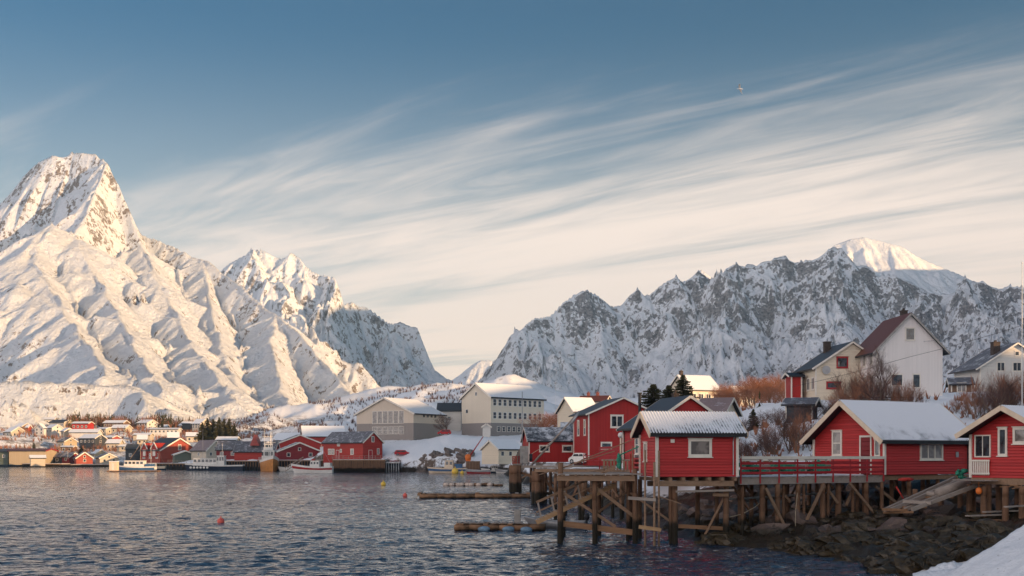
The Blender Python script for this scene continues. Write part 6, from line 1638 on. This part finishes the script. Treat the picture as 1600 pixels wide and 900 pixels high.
for i, (px, py, Y, L, B, H, a, m_, lb) in enumerate(small):
    b_ = boat('small_boat', lb, 'boat', px, py, Y, L, B, H, R(a), ('white' if i % 2 else 'metal', m_, 'plank', m_), (-.2, .12, 1.5, 1.0) if i in (1, 5) else None, 'small boats moored in the inner harbour', sheer=.35)
    if i not in (1, 5):
        q = MB(); q.box(L * -.1, L * -.02, -.8, .8, H * .7, H * .78); part(q, 'thwart', 'plank', b_)
        q = MB(); q.blob((-L / 2 - .1, 0, H + .35), (.25, .2, .4), i, 2, .1); part(q, 'outboard_motor', 'black', b_, True)
bs = empty('wooden_box', (X_of(739, 333), 333, .9), 0, 'brown wooden box container on the inner harbour quay', 'box')
q = MB(); q.box(-2.0, 2.0, -1.2, 1.2, 0, 2.3); part(q, 'body', 'brown', bs)
for k in range(5): q = MB(); q.box(-1.9 + k * .9, -1.75 + k * .9, -1.26, -1.2, 0, 2.3); part(q, 'batten', 'beam', bs)
q = MB(); q.box(-2.1, 2.1, -1.3, 1.3, 2.302, 2.42); part(q, 'lid', 'beam', bs)
cr_ = empty('harbour_crane', (X_of(732, 334), 334, gz(X_of(732, 334), 334)), 0, 'orange harbour crane with a slim red boom pointing up right', 'crane'); LC = Local(cr_)
q = MB(); q.box(X_of(728, 334), X_of(735, 334), 333.5, 334.8, gz(X_of(732, 334), 334) - .2, Z_of(712, 334)); LC(part(q, 'base', 'buoy_orange', cr_))
q = MB(); q.blob(pz(731.5, 715, 334), (1.0, .9, 1.1), 2, 2, .2); LC(part(q, 'cab', 'buoy_orange', cr_, True))
q = MB(); q.tube(pz(734, 713, 334), pz(755, 682, 334), .22, .12, 7); LC(part(q, 'boom', 'hull_red', cr_, True))

# ------------------------------------------------------------------ quays across the bay
def quay(label, px0, px1, yt, Y, depth, n, rail=False, mat='beam', base='black', cat='quay', gap=0.0):
    x0, x1 = X_of(px0, Y), X_of(px1, Y); zt = Z_of(yt, Y)
    root = empty('quay', ((x0 + x1) / 2, Y, 0), 0, label, cat); L_ = Local(root)
    q = MB(); q.box(x0, x1, Y, Y + depth, zt - .35, zt); L_(part(q, 'deck', 'plank', root))
    q = MB(); q.box(x0 + .1, x1 - .1, Y + 1.2, Y + depth - .2, -1, zt - .36); L_(part(q, 'inner_wall', base, root))
    for i in range(n):
        x = x0 + (x1 - x0) * (i + .5) / n
        q = MB(); q.tube((x, Y + rnd.uniform(0, .2), -1), (x + rnd.uniform(-.06, .06), Y, zt + .02 - .37), .17, .15, 7); L_(part(q, 'pile', 'pile' if mat == 'beam' else mat, root, True))
    q = MB(); q.beam((x0, Y - .08, zt - .17), (x1, Y - .08, zt - .17), .12, .34); L_(part(q, 'edge_beam', mat, root))
    q = MB(); q.box(x0 + .2, x1 - .2, Y + .3, Y + depth - .3, zt + .004, zt + .07); L_(part(q, 'snow_cover', 'snow', root))
    if rail:
        for i in range(int((x1 - x0) / 1.6) + 1):
            x = x0 + i * 1.6; q = MB(); q.beam((x, Y + .2, zt), (x, Y + .2, zt + 1.1), .08, .08); L_(part(q, 'railing_post', 'plank', root))
        for h in (.55, 1.1): q = MB(); q.beam((x0, Y + .2, zt + h), (x1, Y + .2, zt + h), .06, .07); L_(part(q, 'rail', 'plank', root))
    return root
quay('piled timber quay with pale upright poles under the wharf house', 519, 602, 718, 342, 16, 44, True)
quay('dark stone quay wall stepping down right of the timber quay', 602, 625, 722, 344, 10, 6, False, 'metal')
quay('timber quay carrying the storehouse behind the fishing boat', 402, 519, 719, 372, 20, 26)
quay('shaded quay under the grey roofed boathouses', 335, 402, 720, 388, 18, 16)
quay('spindly white railed pier in front of the fish hall', 262, 335, 724, 398, 14, 14, True)
quay('wharf under the large red fish hall', 200, 262, 724, 425, 14, 12)
quay('sunlit timber wharf along the left village shore', 34, 96, 724.5, 500, 12, 22)
quay('small wharf under the orange red boathouse gable', 110, 180, 725.5, 497, 12, 20)
# stairs of poles near the boat
st = empty('landing_steps', pz(462, 735, 350), 0, 'tangle of pale steps and railings between the two moored boats', 'steps'); LSt = Local(st)
for k in range(2): LSt(beam(st, pz(445, 737 - k * 6, 350 + k), pz(474, 718 - k * 4, 350 + k), .12, .25, 'plank', 'stringer'))
for k in range(10): LSt(beam(st, pz(446 + k * 2.8, 737 - k * 1.9, 350.5), pz(446 + k * 2.8, 728 - k * 1.5, 350.5), .08, .08, 'beam', 'baluster'))

# ------------------------------------------------------------------ poles, mast, wires, bird
for px, y0, y1, Y, lb, mt in ((1597, 700, 412, 92, 'tall white flagpole at the right edge', 'white'), (150, 674, 654, 640, 'white flagpole beside the broad snow roofed garage row', 'white'), (100, 702, 684, 570, 'flagpole in front of the yellow gable house', 'white'), (73, 716, 700, 515, 'pole above the low dark hall', 'white'),
                          (195, 716, 686, 440, 'tall pole left of the fish hall', 'white'), (106, 714, 704, 512, 'short flagpole over the maroon boathouse turret', 'white'), (317, 716, 672, 405, 'thin mast before the spruces', 'metal'), (246, 672, 654, 655, 'flagpole at the very long low building', 'white'), (868, 640, 598, 400, 'white mast behind the school bushes', 'white'), (1141, 640, 596, 230, 'dark utility post among the orange birches', 'bark')):
    root = empty('flagpole' if 'flag' in lb else 'mast_pole', pt(px, y0, Y), 0, lb, 'flagpole' if 'flag' in lb else 'pole')
    h = (y0 - y1) / FOC * Y; r0 = max(.045, .00012 * Y)
    q = MB(); q.tube((0, 0, -1), (0, 0, h), r0, r0 * .6, 7); part(q, 'shaft', mt, root, True)
    q = MB(); q.blob((0, 0, h + .06), r0 * 1.5, 1, 2, 0); part(q, 'finial', mt, root, True)
for k, (pts, lb) in enumerate((([(1240, 604, 138), (1280, 595, 134), (1330, 583, 130), (1420, 558, 126), (1480, 543, 122), (1560, 520, 116), (1640, 495, 110)], 'thin power line crossing in front of the white houses'),)):
    q = MB(); q.path([pt(*a) for a in pts], .018, 4); tag(part(q, 'power_line', 'black', None), lb, 'cable')
gl = MB()
c = pt(1156, 139, 120)
for sg in (-1, 1):
    pts = [(0, .10, .02), (.30 * sg, .14, .13), (.62 * sg, .02, .10), (.80 * sg, -.16, .02), (.58 * sg, -.10, .08), (.28 * sg, -.07, .10), (0, -.09, .02)]
    up = [(x, y, z + .012) for x, y, z in pts]; n = len(pts)
    gl.add(pts + up, [tuple(range(n)), tuple(range(2 * n - 1, n - 1, -1))] + [(i, i + 1, n + i + 1, n + i) for i in range(n - 1)])
gl.rings([[(r_ * math.cos(a_), y, r_ * math.sin(a_) * .9) for a_ in [2 * PI * k / 8 for k in range(8)]] for y, r_ in ((-.34, .012), (-.24, .05), (-.08, .075), (.08, .07), (.17, .04), (.22, .045), (.26, .035), (.31, .01), (.35, .004))])
gl.v = [(v[0] * 1.0, v[1], v[2]) for v in gl.v]
o = gl.build('seagull', M['white'], None); o.location = c; o.rotation_euler = (R(12), R(24), R(70)); tag(o, 'lone seagull gliding high in the blue sky', 'bird')

# fence below the white houses
ff = empty('slat_fence', pt(1378, 630, 116), 0, 'dark slatted fence below the tall white house', 'fence'); LF = Local(ff)
for k in range(3): LF(beam(ff, pt(1325, 621 + k * 3.3, 118), pt(1426, 621 + k * 3.3, 114), .04, .13, 'slate_wall' if k != 1 else 'plank', 'slat'))
for px in (1326, 1345, 1365, 1385, 1405, 1425): a = pt(px, 632, 118 - (px - 1325) * .04); LF(beam(ff, a + W3(0, .05, -.4), a + W3(0, .05, .85), .1, .1, 'plank', 'post'))

# ------------------------------------------------------------------ rocks
RK = []
for s_ in range(7):
    q = MB(); q.blob((0, 0, 0), (1.0, .8, .62), s_ * 5 + 1, 2, .55, fr=1.6); RK.append(q.mesh('boulder', M['rock'], False))
RP = []
for s_ in range(4):
    q = MB(); q.blob((0, 0, 0), (1.0, .8, .7), s_ * 7 + 2, 1, .6, fr=1.6); RP.append(q.mesh('boulder', M['rock_pale'], False))
def rock(mesh, x, y, s_, label, group, sink=.25):
    o = bpy.data.objects.new('boulder', mesh); COL.objects.link(o)
    o.location = (x, y, gz(x, y) + s_ * (.3 - sink)); o.scale = (s_ * rnd.uniform(.8, 1.3), s_ * rnd.uniform(.8, 1.2), s_ * rnd.uniform(.7, 1.2)); o.rotation_euler = (rnd.uniform(-.4, .4), rnd.uniform(-.4, .4), rnd.uniform(0, 6.28))
    tag(o, label, 'boulder', group)
n = 0
while n < 150:
    px = rnd.uniform(1040, 1600); Y = rnd.uniform(57, 86); x = X_of(px, Y)
    d = float(coast_dist(np.array([x]), np.array([Y]))[0])
    if d < 1.2 or Y < 58 or gz(x, Y) > 3.0: continue
    big_ = rnd.random(); s_ = .3 + .85 * big_ ** 2.2
    rock(RK[n % 7], x, Y, s_, 'brown boulder among the dark boulders of the shore under the cabins', 'brown boulders on the kelp shore'); n += 1
for i in range(60):
    px = rnd.uniform(650, 738); Y = rnd.uniform(336, 348); x = X_of(px, Y)
    rock(RP[i % 4], x, Y, rnd.uniform(.5, 1.5), 'snow dusted stone of the loose rock bank beside the inner harbour', 'stones of the harbour rock bank', .1)
for i in range(50):
    px = rnd.uniform(-5, 230); Y = rnd.uniform(514, 521) if px < 180 else 482; x = X_of(px, Y)
    rock(RP[i % 4], x, Y, rnd.uniform(.6, 1.4), 'stone at the waterline of the village shore', 'stones along the village shore', .1)
# kelp
kp = MB()
cen = []
while len(cen) < 95:
    px = rnd.uniform(1090, 1560); Y = 72 - 25.5 * rnd.random() ** .7; x = X_of(px, Y)
    d0_ = float(coast_dist(np.array([x]), np.array([Y]))[0]); g0_ = gz(x, Y)
    if -0.6 < d0_ < 12 and g0_ < 1.9 and Y > 46.6: cen.append((x, Y, max(g0_, -.1), rnd.uniform(.45, 1.25)))
for k, (x, y, z, r_) in enumerate(cen):
    kp.blob((x, y, z), (r_, r_ * .8, r_ * .42), k, 3, .45, fr=1.8)
    for i in range(int(150 * r_)):
        a = rnd.uniform(0, 6.28); q0 = rnd.random() ** .6 * .9; e = q0 + rnd.uniform(.22, .45); w_ = rnd.uniform(.012, .03); tw = rnd.uniform(-.35, .35)
        def on(q, an): return Vector((x + math.cos(an) * r_ * q, y + math.sin(an) * r_ * .8 * q, z + r_ * .44 * math.sqrt(max(0, 1 - min(q, 1) ** 2)) + .03))
        p0 = on(q0, a); p1 = on((q0 + e) / 2, a + tw * .5); p2 = on(e, a + tw)
        s_ = Vector((-math.sin(a), math.cos(a), .3)) * w_
        kp.add([p0 - s_, p0 + s_, p1 + s_, p1 - s_, p2 + s_ * .5, p2 - s_ * .5], [(0, 1, 2, 3), (3, 2, 4, 5)])
tag(kp.build('seaweed', M['kelp']), 'matted brown seaweed uncovered by the tide', 'seaweed', None, 'stuff')

# ------------------------------------------------------------------ trees and bushes
def tree(key, px, py, Y, h_px, label, cat=None, group=None, wide=1.0):
    x = X_of(px, Y); return plant(key, x, Y, gz(x, Y) - .1, h_px / FOC * Y, label, cat, group, wide)
for a_ in TREES: tree(*a_)

def woods(name, label, region, n, hmin, hmax, keyset, mat2, seed, dens=None, bare='twig'):
    """a far wood that reads as one mass"""
    rr = random.Random(seed); tr = MB(); x_ = []
    for i in range(n):
        px = rr.uniform(region[0], region[1]); Y = rr.uniform(region[2], region[3]); x_.append((X_of(px, Y), Y, rr.uniform(hmin, hmax), rr.random()))
    A = np.array(x_); G = ground(A[:, 0], A[:, 1])
    if dens: keep_ = np.array([dens(a, b_) for a, b_ in zip(A[:, 0], A[:, 1])]); A = A[keep_]; G = G[keep_]
    for (x, y, h, c), z in zip(A, G):
        m_ = 1 if c < mat2 else 0
        if m_ == 0:     # bare tree: a fan of thin stems
            for k in range(9):
                a = rr.uniform(0, 6.28); sp = rr.uniform(.1, .42) * h; hh = h * rr.uniform(.5, 1)
                b0 = Vector((x, y, z - .3)); b1 = b0 + Vector((math.cos(a) * sp * .4, math.sin(a) * sp * .4, hh * .5)); b2 = b0 + Vector((math.cos(a) * sp, math.sin(a) * sp, hh))
                w_ = .05 + h * .008; s_ = Vector((-math.sin(a), math.cos(a), 0)) * w_ if k % 2 else Vector((w_, 0, 0))
                tr.add([b0 - s_, b0 + s_, b1 + s_, b1 - s_, b2], [(0, 1, 2, 3), (3, 2, 4)], 0)
        else:
            for k in range(22):
                t_ = rr.random() ** .8; rad = h * .24 * (1.05 - t_); a = rr.uniform(0, 6.28)
                c0 = Vector((x, y, z + h * t_)); c1 = c0 + Vector((math.cos(a) * rad, math.sin(a) * rad, -h * .06)); s_ = Vector((-math.sin(a), math.cos(a), 0)) * rad * .45
                tr.add([c0 + Vector((0, 0, h * .07)), c1 - s_, c1 + s_ + Vector((0, 0, -.2))], [(0, 1, 2)], 1)
    o = tr.build(name, [M[bare], M['needle']]); tag(o, label, 'woods', None, 'stuff'); return o
woods('woods', 'strip of bare and evergreen wood along the upper edge of the village', (105, 330, 690, 735), 900, 5, 10, None, .3, 1)
woods('woods', 'red brown scrub filling the gaps between the village houses', (-10, 345, 535, 690), 2600, 1.6, 4.5, None, .08, 2, lambda x, y: perlin(np.array([x / 22]), np.array([y / 22]), 6)[0] > .02)
woods('woods', 'thin leafless birch wood on the shaded hillside', (340, 760, 560, 800), 3200, 1.6, 3.8, None, .0, 3, lambda x, y: perlin(np.array([x / 40]), np.array([y / 40]), 9)[0] > -.12, 'twig_dark')
woods('woods', 'low scrub on the slopes behind the near houses', (1060, 1640, 150, 300), 260, 1.5, 4.0, None, .04, 4)
woods('woods', 'brown brush along the snowy bank behind the deck', (1120, 1330, 88, 125), 120, .5, 1.6, None, .0, 5)
woods('woods', 'brush and dead stalks on the hill before the right hand house', (1420, 1640, 86, 125), 160, .4, 1.5, None, .0, 6)
# ------------------------------------------------------------------ thin blue air
hz = bpy.data.materials.new('thin_haze'); hz.use_nodes = True
nt = hz.node_tree; nt.nodes.clear()
out = nt.nodes.new('ShaderNodeOutputMaterial'); pv = nt.nodes.new('ShaderNodeVolumePrincipled')
pv.inputs['Color'].default_value = (0.42, 0.72, 1.0, 1); pv.inputs['Density'].default_value = 0.000075; pv.inputs['Anisotropy'].default_value = 0.1
nt.links.new(pv.outputs[0], out.inputs['Volume'])
q = MB(); q.box(-2300, 3500, -1700, 5400, -60, 760)
o = q.build('haze', hz); tag(o, None, None, None, 'stuff')
